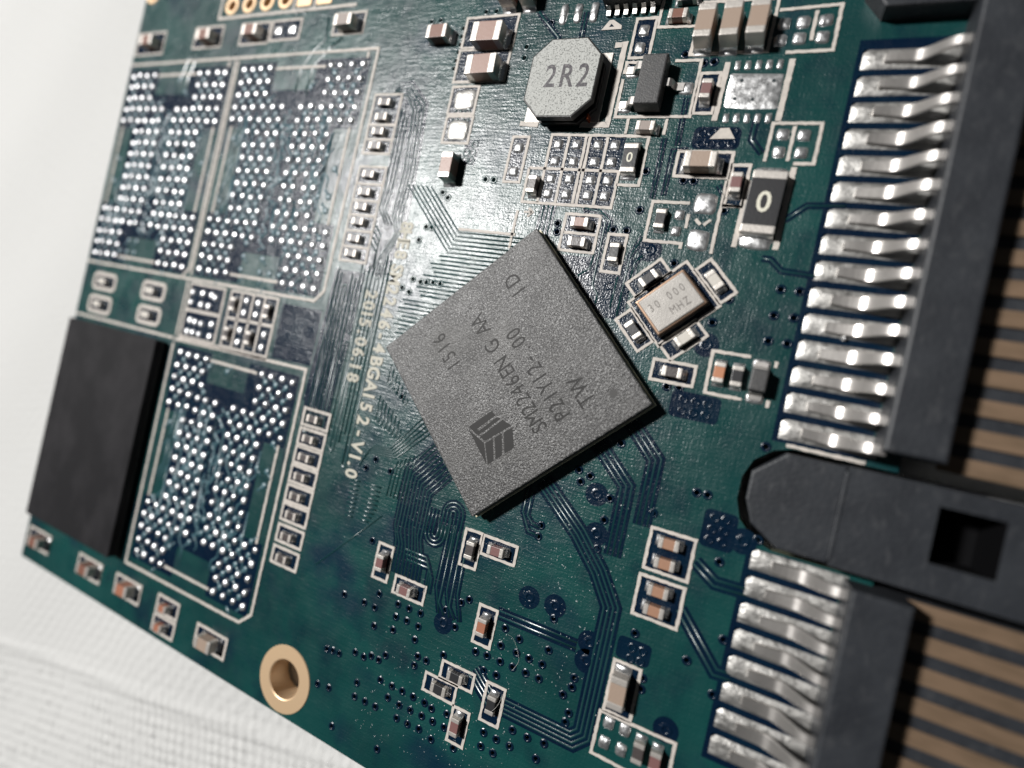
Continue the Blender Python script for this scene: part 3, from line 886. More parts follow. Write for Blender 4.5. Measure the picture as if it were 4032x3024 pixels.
# grid of pads under the inductor
sheet('bare_mask_area', [rect(42.45, 5.75, 46.85, 9.7)], 0.008, NAVY, board)
for pl in ([(42.45, 9.75), (42.45, 5.7), (48.1, 5.72), (48.13, 8.45), (46.9, 8.46)], [(41.45, 7.72), (46.87, 7.72), (46.88, 9.77), (41.45, 9.77), (41.45, 7.72)],
           [(43.53, 5.8), (43.55, 9.7)], [(44.57, 5.8), (44.6, 9.7)], [(44.8, 5.8), (44.83, 9.7)], [(45.83, 5.8), (45.85, 9.7)]):
    silk(pl)
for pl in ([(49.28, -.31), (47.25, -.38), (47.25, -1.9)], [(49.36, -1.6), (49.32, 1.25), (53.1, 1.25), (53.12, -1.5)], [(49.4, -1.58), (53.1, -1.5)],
           [(53.25, -.85), (56.0, -.93), (56.02, 1.33), (53.95, 1.36)], [(54.97, -.7), (54.97, .8)],
           [(54.1, 6.9), (54.12, 4.97), (56.28, 4.95), (56.28, 6.95), (55.4, 6.98)], [(55.12, 5.1), (55.12, 6.85)],
           [(48.6, 1.57), (49.98, 1.58), (50.0, 4.62), (45.97, 4.65), (45.95, 2.5)], [(45.95, 2.2), (45.95, 1.55), (46.74, 1.57)],
           [(46.76, 4.72), (46.76, 5.6)], [(48.87, 4.75), (48.85, 5.62)], [(53.5, 9.26), (52.6, 9.26)],
           [(51.0, 9.23), (49.08, 9.25), (49.08, 11.38), (51.0, 11.37), (51.0, 11.65)], [(52.55, 7.95), (52.55, 11.75)],
           [(51.05, 10.55), (51.05, 9.8)], [(51.45, 10.05), (51.75, 10.3)], [(52.2, 10.02), (51.9, 10.32)],
           [(55.45, 16.58), (53.68, 16.58), (53.72, 18.7), (55.44, 18.69)], [(56.6, 16.6), (56.6, 16.9)], [(56.6, 18.5), (56.6, 18.85)],
           [(56.0, 37.9), (52.15, 37.79), (52.16, 35.62), (55.9, 35.58), (55.93, 37.9)],
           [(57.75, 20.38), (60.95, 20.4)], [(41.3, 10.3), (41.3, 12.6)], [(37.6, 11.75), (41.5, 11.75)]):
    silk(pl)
silk([(51.33, 1.75), (51.28, 4.85)], wd=.28)
silk([(54.35, 1.7), (54.3, 4.85)], wd=.28)
silk([(53.62, 7.9), (53.55, 11.3)], wd=.24)
silk([(55.48, 7.15), (55.45, 11.25)], wd=.26)
silk([(10.75, -7.0), (10.72, -3.55), (25.2, -3.55)], wd=.22)
silk([(19.0, -7), (19.0, -3.65)], wd=.18)
silk([(21.1, -7), (21.1, -3.65)], wd=.18)
# arrow and polarity triangles
silk([(41.75, 10.35), (42.25, 10.35)], wd=.14)
silk([(42.0, 10.1), (42.28, 10.35), (42.0, 10.62)], wd=.14)
me = prism([(44.02, -.42), (44.4, -.98), (44.62, -.99), (45.18, -.62), (45.19, -.42)], .01, .04)
link('silkscreen_triangle', me, SILK, board)
link('silkscreen_triangle', prism([(44.45, -.58), (44.55, -.76), (44.75, -.58)], .041, .046), NAVY, board)
link('silkscreen_triangle', prism([(51.26, 5.81), (51.68, 5.24), (52.1, 5.22), (52.48, 5.78)], .01, .04), SILK, board)
# lettering printed on the board
txt = 'SM2246-4BGA152-V1.0'
vv = [14.7, 15.4, 16.15, 16.9, 17.7, 18.46, 19.2, 20.0, 20.85, 21.65, 22.5, 23.15, 23.9, 24.8, 25.66, 26.5, 27.2, 27.7, 28.3]
lettering('printed_lettering', [(c, 33.72, v) for c, v in zip(txt, vv)], 1.30, -90, 0.03, SILKT, board, 0.9, 0.032)
lettering('printed_lettering', [(c, 33.75, v) for c, v in zip('8HE8', (11.9, 12.55, 13.1, 13.8))], 1.30, -90, 0.03, SILKT, board, 0.9, 0.032)
lettering('printed_lettering', [(c, 32.15, v) for c, v in zip('2015.06.18', (16.66, 17.39, 17.95, 18.55, 19.2, 19.83, 20.55, 21.05, 21.5, 22.25))], 1.30, -90, 0.03, SILKT, board, 0.9, 0.032)

# ------------------------------------------------------------------ bare solder pads
for u, v in ((42.95, 6.27), (44.09, 6.27), (45.35, 6.25), (46.33, 6.25), (42.96, 7.25), (44.09, 7.25), (45.35, 7.22), (46.33, 7.2),
             (42.96, 8.3), (44.08, 8.27), (45.35, 8.27), (46.36, 8.26), (42.96, 9.18), (44.09, 9.16), (45.38, 9.15), (46.38, 9.14)):
    pad(u, v, .56, .58, board, .14)
for a in ((40.47, 6.55, .62, .62), (40.47, 7.98, .62, .62), (41.47, -1.57, .5, 1.25), (42.36, -1.57, .5, 1.2), (43.35, -1.56, .5, 1.2),
          (46.52, -.25, .6, .66), (46.5, .74, .6, .66), (17.95, -2.1, .85, .8), (19.4, -2.1, .85, .8), 
          (53.6, -.12, .6, .62), (54.46, -.16, .62, .62), (55.44, -.18, .62, .62), (53.58, .72, .6, .62), (54.44, .67, .62, .62), (55.45, .66, .62, .62),
          (54.66, 5.52, .6, .6), (55.6, 5.55, .6, .6), (54.65, 6.42, .6, .6), (55.64, 6.42, .6, .6), (50.6, 9.88, .52, .56), (50.6, 10.75, .52, .56),
          (51.76, 9.2, 1.1, 1.1), (51.8, 11.12, 1.1, 1.1), (52.7, 36.03, .56, .66), (53.52, 36.02, .56, .66), (52.68, 37.05, .56, .66), (53.54, 37.02, .56, .66)):
    pad(*a, board, .14 if a[2] < 1 else .13)
for v in (3.55, 5.5):
    pad(35.95, v, 1.5, 1.32, board, .12, m=SOLDER2)
for i in range(5):
    pad(51.83 + .5 * i, 1.93, .30, .52, board, .07)
    pad(51.83 + .5 * i, 4.70, .30, .52, board, .07)
tp = pad(52.87, 3.28, 2.62, 1.82, board, .05, pw=14)
tp['label'] = 'large rough square thermal solder pad between two rows of small pads'
for k, (u, v) in enumerate(((52.2, 2.75), (52.05, 3.7), (52.9, 3.75), (53.7, 2.8))):
    sheet('via', [circle(u, v, .085, 12)], .062, BARREL, board)  # flat dark discs painting the shade of open via holes
for u, v in ((16.12, 18.78), (17.15, 18.77), (16.18, 19.66), (17.04, 19.65), (15.33, 21.0), (17.83, 20.97), (15.27, 21.92), (17.88, 21.91), (20.99, 18.68), (20.97, 19.58),
             (22.22, 18.68), (22.2, 19.55), (20.97, 20.9), (20.97, 21.82), (23.46, 20.84), (23.46, 21.78)):
    pad(u, v, .5, .56, board, .16, m=BALL, pw=2.6)
for u, v in ((14.98, 18.8), (15.0, 19.62), (15.94, 21.05), (16.68, 21.1), (15.92, 21.9), (16.68, 21.93), (17.6, 18.9)):
    pad(u, v, .42, .5, board, .16, m=BALL, pw=2.6)

# ------------------------------------------------------------------ chip components
def fillet(W, reach=0.22, hh=0.3):               # concave solder wedge, growing along +x from the terminal
    key = ('fillet', W, reach, hh)
    if key not in _cache:
        prof = [(0, hh), (.12 * reach, hh * .62), (.35 * reach, hh * .30), (.65 * reach, hh * .14), (reach, .02)]
        v, f = [], []
        for x, z in prof:
            for y, zz in ((-.5, .0), (-.46, z), (.46, z), (.5, .0)):
                v.append((x * S, y * W * S, zz * S))
        n = len(prof)
        for i in range(n - 1):
            a = 4 * i
            for j in range(3):
                f.append((a + j, a + j + 1, a + j + 5, a + j + 4))
        f.append(tuple(4 * (n - 1) + j for j in range(4)))
        me = mesh('solder_fillet', v, f, True)
        me.materials.append(SOLDER)
        _cache[key] = me
    return _cache[key]

SIZES = {'0402': (1.0, .5, .24), '0603': (1.6, .8, .36), '0805': (2.05, 1.2, .46), '0402s': (.95, .46, .24)}
def chip_part(name, size, u, v, H, col, orient='u', label=None, rz=None, tm=None):
    L, W, tl = SIZES[size] if isinstance(size, str) else size
    rz = rz if rz is not None else (0.0 if orient == 'u' else -math.pi / 2)
    rz += random.uniform(-.025, .025)
    # the ceramic body is the part; terminals and solder are its pieces
    body = link(name, rbox_m(L - .5 * tl, W, H, CER[col], b=.03 if H > .3 else .02), None, board, P(u, v, .03), rz)
    if label:
        body['label'] = label
    for s in (-1, 1):
        me = rbox_m(tl, W + .03, H + .03, tm or TIN, b=.07 if W > .6 else .05, seg=3)
        t = sub('terminal', me, None, body)
        t.location = (s * (L / 2 - tl / 2) * S, 0, -.012 * S)
        fl = sub('solder_fillet', fillet(W + .06, .20 if W < .6 else .28, min(.34, H * .7)), None, body)
        fl.location = (s * (L / 2 - .015) * S, 0, -.03 * S)
        fl.rotation_euler = (0, 0, 0 if s > 0 else math.pi)
    return body

C_ = 'capacitor'
R_ = 'resistor'
for args in (
    (C_, '0603', 2.95, -1.75, .8, 'brown', 'u'), (C_, '0603', 10.35, -1.8, .8, 'brown', 'u'), (C_, '0603', 15.7, -1.85, .8, 'brown', 'u'),
    (C_, '0603', 25.05, -1.95, .8, 'grey', 'u', 'largest grey-brown capacitor in the row above the memory footprints'),
    (C_, (1.5, .85, .3), 33.2, -.6, .75, 'brown', 'u', 'brown capacitor standing alone in the glare beside a column of vias'),
    (C_, '0805', 37.0, -.25, .9, 'pink', 'u', 'pinkish brown capacitor, upper of two in outlined boxes beside the inductor'),
    (C_, '0805', 37.1, 1.8, .9, 'pink', 'u', 'pinkish brown capacitor, lower of two in outlined boxes beside the inductor'),
    (C_, '0603', 36.2, 8.1, .85, 'pink', 'v', 'upright pinkish brown capacitor below the two square solder pads'),
    (C_, '0402', 48.3, -.75, .5, 'brown', 'u'),
    (C_, (1.75, .86, .38), 49.93, .25, 1.2, 'beige', 'v', 'left of three tall beige capacitors standing side by side'),
    (C_, (1.75, .86, .38), 51.2, .25, 1.2, 'beige', 'v', 'middle of three tall beige capacitors standing side by side'),
    (C_, (1.75, .86, .38), 52.45, .22, 1.2, 'beige', 'v', 'right of three tall beige capacitors standing side by side'),
    (C_, '0402', 50.62, 3.45, .6, 'mauve', 'v'), (C_, '0402', 47.9, 5.36, .5, 'grey', 'u'),
    (C_, '0603', 51.15, 7.25, .85, 'beige', 'u', 'large beige capacitor lying in a rectangular outline below the triangle mark'),
    (C_, '0402', 53.05, 8.25, .6, 'mauve', 'v', 'small mauve capacitor beside the large zero-ohm resistor'),
    (R_, '0402', 49.72, 10.25, .35, 'black', 'v'),
    (C_, '0402', 45.45, 10.84, .5, 'pink', 'u', 'pink capacitor, upper of the pair above the controller corner'),
    (C_, '0402', 45.5, 11.93, .45, 'dark', 'u', 'dark capacitor, lower of the pair above the controller corner'),
    (R_, '0402', 47.68, 12.27, .35, 'black', 'v'), (C_, '0402', 42.05, 8.85, .5, 'dark', 'v'),
    (R_, '0402', 52.02, 18.04, .4, 'dark', 'u'),
    (C_, '0402', 54.2, 17.63, .5, 'orange', 'v', 'orange capacitor at the end of the three part row near the connector'),
    (R_, '0402', 55.03, 17.65, .4, 'black', 'v'),
    (C_, '0402', 53.67, 26.4, .5, 'brown2', 'u'), (C_, '0402', 53.67, 27.4, .5, 'brown2', 'u'), (C_, '0402', 53.66, 28.8, .5, 'brown2', 'u'), (C_, '0402', 53.66, 29.76, .5, 'brown2', 'u'),
    (C_, '0603', 52.86, 34.1, .85, 'beige', 'v', 'large tan capacitor with crinkled silver ends near the lower edge'),
    (C_, '0402', 54.37, 36.55, .5, 'dark', 'v'), (C_, '0402', 55.2, 36.62, .5, 'mauve', 'v'),
    (C_, '0402', 39.66, 33.8, .5, 'mauve', 'u'), (C_, '0402', 45.0, 33.95, .5, 'rust', 'v', 'rust coloured upright capacitor beside the long double trace'),
    (R_, '0402', 44.04, 37.28, .35, 'black', 'u'), (R_, '0402', 43.2, 38.33, .35, 'black', 'u'), (C_, '0402', 44.72, 39.75, .5, 'mauve', 'v'),
    (R_, '0402', 46.47, 37.78, .35, 'black', 'v'), (C_, '0402', 37.58, 32.8, .5, 'mauve', 'v'), (R_, '0402', 43.2, 30.18, .35, 'dark', 'v'), (C_, '0402', 44.83, 29.68, .5, 'mauve', 'u'),
    (C_, '0603', 2.85, 42.75, .8, 'brown', 'u'), (C_, '0603', 10.3, 42.62, .8, 'brown', 'u'), (C_, '0603', 15.35, 42.5, .8, 'rust', 'u'),
    (C_, '0402', 19.85, 42.35, .5, 'rust', 'u'), (C_, '0402', 19.8, 43.82, .5, 'rust', 'u'),
    (C_, '0603', 25.0, 42.9, .8, 'beige', 'u', 'largest tan capacitor in the row along the lower board edge'),
    (C_, '0402', 3.6, 19.42, .4, 'pale', 'u'), (C_, '0402', 10.2, 19.37, .4, 'pale', 'u'), (C_, '0402', 3.6, 21.42, .4, 'pale', 'u'), (C_, '0402', 10.3, 21.37, .4, 'pale', 'u'),
    (R_, '0402s', 19.9, 19.1, .35, 'dark', 'v'), (R_, '0402s', 23.45, 19.15, .35, 'dark', 'v'), (R_, '0402s', 19.9, 21.35, .35, 'dark', 'v'), (R_, '0402s', 22.2, 21.3, .35, 'dark', 'v'),
    (C_, (1.6, .85, .35), 37.75, -2.9, 1.0, 'brown', 'v'), (C_, (1.6, .85, .35), 39.1, -2.9, 1.0, 'brown', 'v'),
    (R_, '0402', 48.6, -1.75, .4, 'black', 'u'),
):
    chip_part(*args)
for v in LAD1 + LAD2:
    chip_part(R_, '0402s', 29.9, v, .33, 'dark', 'u', tm=TIN2)
for v in LAD3:
    chip_part(R_, '0402s', 29.8, v, .33, 'dark', 'u', tm=TIN2)

# resistors marked with a zero
def zero_resistor(u, v, L, W, H, tl, size, label):
    b = chip_part(R_, (L, W, tl), u, v, H, 'black', 'v', label, rz=-math.pi / 2)
    V0 = lettering('marking', [('0', u, v - .02)], size, 0, .03 + H + .002, MARKW, None, .95, .012, .003)
    V0.parent = b
    V0.matrix_parent_inverse = (Matrix.Translation(P(u, v, .03)) @ Matrix.Rotation(b.rotation_euler.z, 4, 'Z')).inverted()
zero_resistor(47.42, 7.12, 1.6, .78, .45, .3, .75, 'small black resistor marked 0 beside the grid of bare pads')
big_r = (54.52, 9.2)
zero_resistor(54.5, 9.15, 3.1, 1.55, .58, .42, 1.45, 'large black resistor marked 0 with wide silver ends near the connector')
pad(54.5, 7.45, 1.5, .5, board, .12)
pad(54.48, 10.95, 1.5, .75, board, .14)

# four parts set diagonally round the crystal
Q = math.radians(45)
for u, v, m_, r in ((49.83, 13.45, 'black', 1), (53.05, 13.15, 'pale', -1), (49.62, 16.25, 'black', -1), (52.25, 16.22, 'pale', 1)):
    chip_part(R_ if m_ == 'black' else C_, '0402', u, v, .42, m_, rz=r * Q)
def diamond(cu, cv, L, W, ang):
    c, s = math.cos(ang), math.sin(ang)
    return [(cu + x * c - y * s, cv + x * s + y * c) for x, y in ((-L / 2, -W / 2), (L / 2, -W / 2), (L / 2, W / 2), (-L / 2, W / 2))]
for cu, cv, L, W, a in ((49.72, 13.35, 2.15, .9, -Q), (53.08, 13.1, 2.15, .9, Q), (49.6, 16.2, 2.1, .95, Q), (52.15, 16.3, 2.15, 1.0, -Q)):
    pl = diamond(cu, cv, L, W, a)
    sheet('bare_mask_area', [pl], 0.008, NAVY, board)
    silk(pl, True, .15, 'silkscreen_outline')
silk(diamond(51.25, 14.55, 3.55, 2.9, -Q), True, .14, 'silkscreen_outline')
link('bare_mask_area', sheet('bare_mask_area', [diamond(51.25, 14.55, 3.5, 2.8, -Q)], 0.0065, NAVY, None).data, None, board)
bpy.data.objects.remove([o for o in bpy.data.objects if o.name.startswith('bare_mask_area') and o.parent is None][0])

# the crystal
xt = group('crystal_oscillator', 51.25, 14.6, 0, math.pi / 4, 'silver metal crystal can marked 30 000 MHZ set diagonally')
sub('base', rbox_m(2.95, 2.25, .42, DARKCORE, b=.08), None, xt).location = (0, 0, .03 * S)
rim = sub('rim', rbox_m(2.88, 2.18, .22, BRASSRIM, b=.08, seg=3), None, xt)
rim.location = (0, 0, .43 * S)
lid = sub('lid', rbox_m(2.62, 1.92, .12, NICKEL, b=.06, seg=3), None, xt)
lid.location = (0, 0, .60 * S)
def diag_text(name, s, cu, cv, along, size, pitch, h, m, part, up=0.0, ang=45, sq=.75, bold=0.0):
    c, s_ = math.cos(math.radians(ang)), math.sin(math.radians(ang))
    it = []
    for i, ch in enumerate(s):
        d = along + i * pitch
        x, y = d * c - up * s_, d * s_ + up * c
        it.append((ch, cu + x, cv - y))
    o = lettering(name, it, size, ang, h, m, None, sq, bold, .003)
    o.parent = part
    o.matrix_parent_inverse = (Matrix.Translation(part.location) @ Matrix.Rotation(part.rotation_euler.z, 4, 'Z')).inverted()
    return o
diag_text('marking', '30 000', 51.25, 14.6, -.95, .62, .36, .722, MARKX, xt, .32)
diag_text('marking', 'MHZ', 51.25, 14.6, -.10, .62, .38, .722, MARKX, xt, -.40)

# ------------------------------------------------------------------ the controller
CU, CV = 43.25, 19.85
ctl = group('controller_chip', CU, CV, 0, math.pi / 4, 'large square grey controller chip turned diagonally at the board centre')
sub('substrate', rbox_m(11.84, 11.84, .34, SUBSTRATE, b=.03), None, ctl).location = (0, 0, .18 * S)
sub('mold_cap', rbox_m(11.70, 11.70, .58, EPOXY, b=.09, seg=3), None, ctl).location = (0, 0, .522 * S)
H1 = 1.104
def st_text(s, s0, t, pitch, size=1.32):
    it = []
    for i, ch in enumerate(s):
        d = s0 + i * pitch
        it.append((ch, CU - d * .7071 - t * .7071, CV - d * .7071 + t * .7071))
    o = lettering('marking', it, size, 135, H1, MARK, None, .76, .0, .003)
    o.parent = ctl
    o.matrix_parent_inverse = (Matrix.Translation(ctl.location) @ Matrix.Rotation(ctl.rotation_euler.z, 4, 'Z')).inverted()
st_text('1516', 2.15, 2.47, .63)
st_text('SM2246EN G AA', -3.70, -.15, .598)
st_text('P21Y12-.00', -3.81, -1.58, .595)
st_text('TW', -3.85, -3.12, .88)
st_text('1D', 3.38, -3.08, .8)
def logo():
    F3 = [[(43.02, 22.10), (41.82, 23.30), (42.20, 23.47), (43.30, 22.30)], [(43.42, 22.36), (42.36, 23.55), (42.52, 23.62), (43.66, 22.42)],
          [(43.78, 22.44), (42.66, 23.68), (43.02, 23.83), (44.40, 22.60)], [(42.36, 23.56), (42.20, 23.48), (42.38, 23.28), (42.52, 23.36)],
          [(41.86, 23.44), (42.98, 23.94), (43.42, 25.05)],
          [(43.06, 23.95), (43.46, 23.58), (43.80, 24.76), (43.50, 25.05)], [(43.56, 23.50), (43.92, 23.17), (44.22, 24.34), (43.90, 24.66)],
          [(44.03, 23.08), (44.46, 22.69), (44.82, 23.76), (44.34, 24.22)]]
    v, f = [], []
    for pl in F3:
        f.append(tuple(range(len(v), len(v) + len(pl))))
        v += [P(a, b, H1 + .003) for a, b in pl]
    world_sub('logo', mesh('logo', v, f), MARK, ctl)
logo()
v = [P(a, b, H1 + .003) for a, b in circle(49.5, 19.73, .22, 20)]
world_sub('pin_mark', mesh('pin_mark', v, [tuple(range(20))]), mat('pin_mark_recess', (.035, .034, .033), .6), ctl)

# ------------------------------------------------------------------ the memory chip left in place
nd = group('memory_chip', 7.2, 31.85, 0, 0, 'large black rectangular memory chip at the left board edge')
sub('substrate', rbox_m(12.0, 17.5, .22, DARKCORE, b=.02), None, nd).location = (0, 0, .16 * S)
sub('mold_cap', rbox_m(12.0, 17.5, .54, NANDM, b=.06), None, nd).location = (0, 0, .382 * S)

# ------------------------------------------------------------------ the power inductor
ic_u, ic_v = 42.78, 3.02
ind = group('power_inductor', ic_u, ic_v, 0, 0, 'grey octagonal inductor stamped 2R2')
def octa(hu, hv, c, du=0.0, dv=0.0):
    u, v = ic_u + du, ic_v + dv
    return [(u - hu + c, v - hv), (u + hu - c, v - hv), (u + hu, v - hv + c), (u + hu, v + hv - c), (u + hu - c, v + hv), (u - hu + c, v + hv), (u - hu, v + hv - c), (u - hu, v - hv + c)]
world_sub('base', prism(octa(2.05, 2.15, .9), .06, .34, bevel=.06), DARKCORE, ind)
world_sub('winding_core', prism(octa(1.75, 1.85, .95), .34, .82), DARKCORE, ind)
world_sub('top_plate', prism(octa(2.08, 2.28, 1.0), .80, 1.19, bevel=.07), DARKCORE, ind)
world_sub('top_face', prism(octa(2.0, 2.2, .97), 1.19, 1.215, bevel=.015, seg=1), FERRITE, ind)
o = lettering('marking', [('2', 42.1, 2.92), ('R', 43.08, 2.92), ('2', 44.05, 2.92)], 1.85, 0, 1.217, INK, None, .78, .012, .003)
o.parent = ind
o.matrix_parent_inverse = Matrix.Translation(ind.location).inverted()
for a in ((44.55, 4.75),):
    world_sub('wire_end', fix(mesh('wire_end', *strip_data([a, (a[0] + .02, a[1] + .28)], .10, .1, .6))), COPPERW, ind)
for s in (-1, 1):
    world_sub('foot_plate', prism([(ic_u + s * 1.2, .95), (ic_u + s * 2.3, .95), (ic_u + s * 2.3, 5.0), (ic_u + s * 1.2, 5.0)][::s], .015, .075, bevel=.02), TIN, ind)
silk([(45.05, .52), (45.62, .5), (45.6, 5.1), (44.0, 5.1)], wd=.32)
silk([(41.4, 5.12), (40.2, 5.05)], wd=.3)

# ------------------------------------------------------------------ three-leg transistor
tr = group('transistor', 47.75, 3.1, 0, 0, 'dark three-legged transistor casting a black shadow beside the inductor')
world_sub('body', prism(rect(47.08, 1.72, 48.42, 4.42), .1, 1.0, bevel=.10), SMALLIC, tr)
def gull(pts, wd, axis, cu, cv, thick=.14):      # bent metal ribbon: pts = (distance, height) along axis
    v, f = [], []
    for (d, h) in pts:
        for s, t in ((-1, 0), (1, 0), (1, thick), (-1, thick)):
            if axis in ('+u', '-u'):
                k = 1 if axis == '+u' else -1
                v.append(P(cu + k * d, cv + s * wd / 2, h + t))
            else:
                k = 1 if axis == '+v' else -1
                v.append(P(cu + s * wd / 2, cv + k * d, h + t))
    n = len(pts)
    for i in range(n - 1):
        a = 4 * i
        for j in range(4):
            f.append((a + j, a + (j + 1) % 4, a + 4 + (j + 1) % 4, a + 4 + j))
    f += [(0, 1, 2, 3), tuple(4 * n - 1 - j for j in range(4))]
    return fix(mesh('lead', v, f))
G = [(0, .5), (.28, .5), (.42, .42), (.52, .14), (.62, .05), (1.0, .04)]
world_sub('lead', gull(G, .42, '+u', 48.4, 3.08), LEAD, tr)
world_sub('lead', gull(G, .42, '-u', 47.1, 2.1), LEAD, tr)
world_sub('lead', gull(G, .42, '-u', 47.1, 4.05), LEAD, tr)
for a in ((49.5, 3.08), (46.4, 2.12), (46.38, 4.08)):
    pad(*a, .75, .68, board, .12)

# ------------------------------------------------------------------ diode in the three part row
dd = group('diode', 55.98, 17.65, 0, 0, 'black two-lead diode beside the orange capacitor')
world_sub('body', prism(rect(55.62, 17.15, 56.38, 18.22), .08, .85, bevel=.08), SMALLIC, dd)
world_sub('lead', gull([(0, .3), (.12, .28), (.2, .06), (.42, .04)], .6, '-v', 55.98, 17.18), LEAD, dd)
world_sub('lead', gull([(0, .3), (.12, .28), (.2, .06), (.42, .04)], .6, '+v', 55.98, 18.2), LEAD, dd)
pad(55.98, 16.85, .8, .5, board, .12)
pad(55.98, 18.55, .8, .5, board, .12)

# ------------------------------------------------------------------ small chip cut by the upper picture edge
so = group('small_outline_chip', 45.7, -3.2, 0, 0, 'dark many-legged chip at the upper picture edge')
world_sub('body', prism(rect(44.05, -4.7, 47.15, -1.55), .12, 1.0, bevel=.08), SMALLIC, so)
for i in range(6):
    u = 44.3 + .5 * i
    world_sub('lead', gull([(0, .4), (.12, .38), (.2, .1), (.45, .04)], .24, '+v', u, -1.6), LEAD, so)
    world_sub('lead', gull([(0, .4), (.12, .38), (.2, .1), (.45, .04)], .24, '-v', u, -4.65), LEAD, so)

# ------------------------------------------------------------------ gold rings: mounting holes and header holes
def annulus(u, v, r0, r1, name, n=48, lip=.05, cut=None, wall=1.55):
    V_, F_ = [], []
    prof = [(r1, .0), (r1 - .04, lip), (r0 + .06, lip), (r0 - .01, lip - .04), (r0 - .012, -wall)]
    for r, z in prof:
        for k in range(n):
            a, b = u + r * math.cos(2 * math.pi * k / n), v + r * math.sin(2 * math.pi * k / n)
            if cut is not None:
                b = min(b, cut)
            V_.append(P(a, b, z))
    for i in range(len(prof) - 1):
        for k in range(n):
            a, b = i * n + k, i * n + (k + 1) % n
            F_.append((a, b, b + n, a + n))
    o = link(name, mesh(name, V_, F_), GOLD, board)
    return o
annulus(32.05, 42.65, 1.26, 2.18, 'mounting_ring', cut=EB - .01)['label'] = 'gold plated mounting hole ring cut by the lower board edge'
annulus(1.15, -6.6, .54, .95, 'mounting_ring', 24)
for u in (12.0, 14.0, 16.0, 18.0):
    annulus(u, -4.55, .41, .76, 'header_ring', 28, lip=.06)
for u in (20.0, 22.0):
    me = prism(rrect(u - .72, -5.2, u + .72, -3.85, .12), .005, .05)
    link('header_pad', me, GOLD, board)

# ------------------------------------------------------------------ the edge connector
cn = group('edge_connector', 63, 16, 0, 0, 'black plastic edge connector with a row of bent silver pins')
def box(name, u0, v0, u1, v1, h0, h1, m=None, bev=.08):
    return world_sub(name, prism(rect(u0, v0, u1, v1), h0, h1, bevel=bev), m or PLASTIC, cn)
box('housing_wall', 61.1, .35, 63.3, 19.75, -1.4, 2.0, bev=.14)
box('housing_wall', 61.1, 25.55, 63.3, 38.0, -1.4, 2.0, bev=.14)
box('tongue', 63.31, .35, 74.0, 19.75, -1.6, .18)
box('tongue', 63.31, 25.55, 74.0, 38.0, -1.6, .18)
world_sub('boss', prism([(56.9, -1.0), (57.75, .05), (61.09, .05), (61.09, -8.0), (56.9, -8.0)], -1.5, 1.05, bevel=.10), PLASTIC, cn)
box('boss', 61.1, -8.0, 63.3, .2, -1.4, 2.0)
world_sub('boss', prism([(57.4, 36.9), (61.09, 36.9), (61.09, 44.0), (56.6, 44.0), (56.6, 37.8)], .02, 1.05, bevel=.10), PLASTIC, cn)
world_sub('boss', prism([(57.85, 20.72), (60.2, 20.72), (60.2, 25.0), (58.2, 25.0), (56.95, 24.2), (56.55, 23.2), (56.55, 21.9)], -1.5, 1.08, bevel=.10), PLASTIC, cn)
box('ridge', 60.12, 20.9, 60.3, 24.8, 1.0, 1.24, bev=.05)
def centre_block():
    a, b, c, d, z0, z1 = 60.22, 20.68, 74.0, 25.05, -1.5, 1.2
    hu0, hv0, hu1, hv1 = 63.55, 21.45, 65.75, 23.78
    us, vs_ = [a, hu0, hu1, c], [b, hv0, hv1, d]
    V_, F_ = [], []
    for z in (z1, z0):
        for v_ in vs_:
            for u_ in us:
                V_.append(P(u_, v_, z))
    g = lambda i, j, k: k * 16 + j * 4 + i
    for j in range(3):
        for i in range(3):
            if (i, j) == (1, 1):
                continue
            F_.append((g(i, j, 0), g(i, j + 1, 0), g(i + 1, j + 1, 0), g(i + 1, j, 0)))
    for (i0, j0), (i1, j1) in (((0, 0), (0, 3)), ((0, 3), (3, 3)), ((3, 3), (3, 0)), ((3, 0), (0, 0)), ((1, 1), (2, 1)), ((2, 1), (2, 2)), ((2, 2), (1, 2)), ((1, 2), (1, 1))):
        F_.append((g(i0, j0, 0), g(i0, j0, 1), g(i1, j1, 1), g(i1, j1, 0)))
    me = fix(mesh('centre_block', V_, F_))
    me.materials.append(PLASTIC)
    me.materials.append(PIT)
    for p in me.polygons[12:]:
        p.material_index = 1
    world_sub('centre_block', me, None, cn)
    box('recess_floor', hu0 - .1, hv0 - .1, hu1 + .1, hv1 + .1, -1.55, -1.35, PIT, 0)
centre_block()
PINP = [(0, .06), (.9, .06), (1.25, .10), (1.55, .28), (2.15, .86), (2.45, 1.06), (2.7, 1.12), (3.1, 1.12)]
def ribbon(pts, wds, cu, cv, thick=.2):
    v, f = [], []
    for (d, h), wd in zip(pts, wds):
        for s, t in ((-1, 0), (1, 0), (1, .75), (.84, 1), (-.84, 1), (-1, .75)):
            v.append(P(cu + d, cv + s * wd / 2, h + t * thick))
    n = len(pts)
    for i in range(n - 1):
        a = 6 * i
        for j in range(6):
            f.append((a + j, a + (j + 1) % 6, a + 6 + (j + 1) % 6, a + 6 + j))
    f += [tuple(range(6)), tuple(6 * n - 1 - j for j in range(6))]
    me = fix(mesh('contact_pin', v, f))
    return me
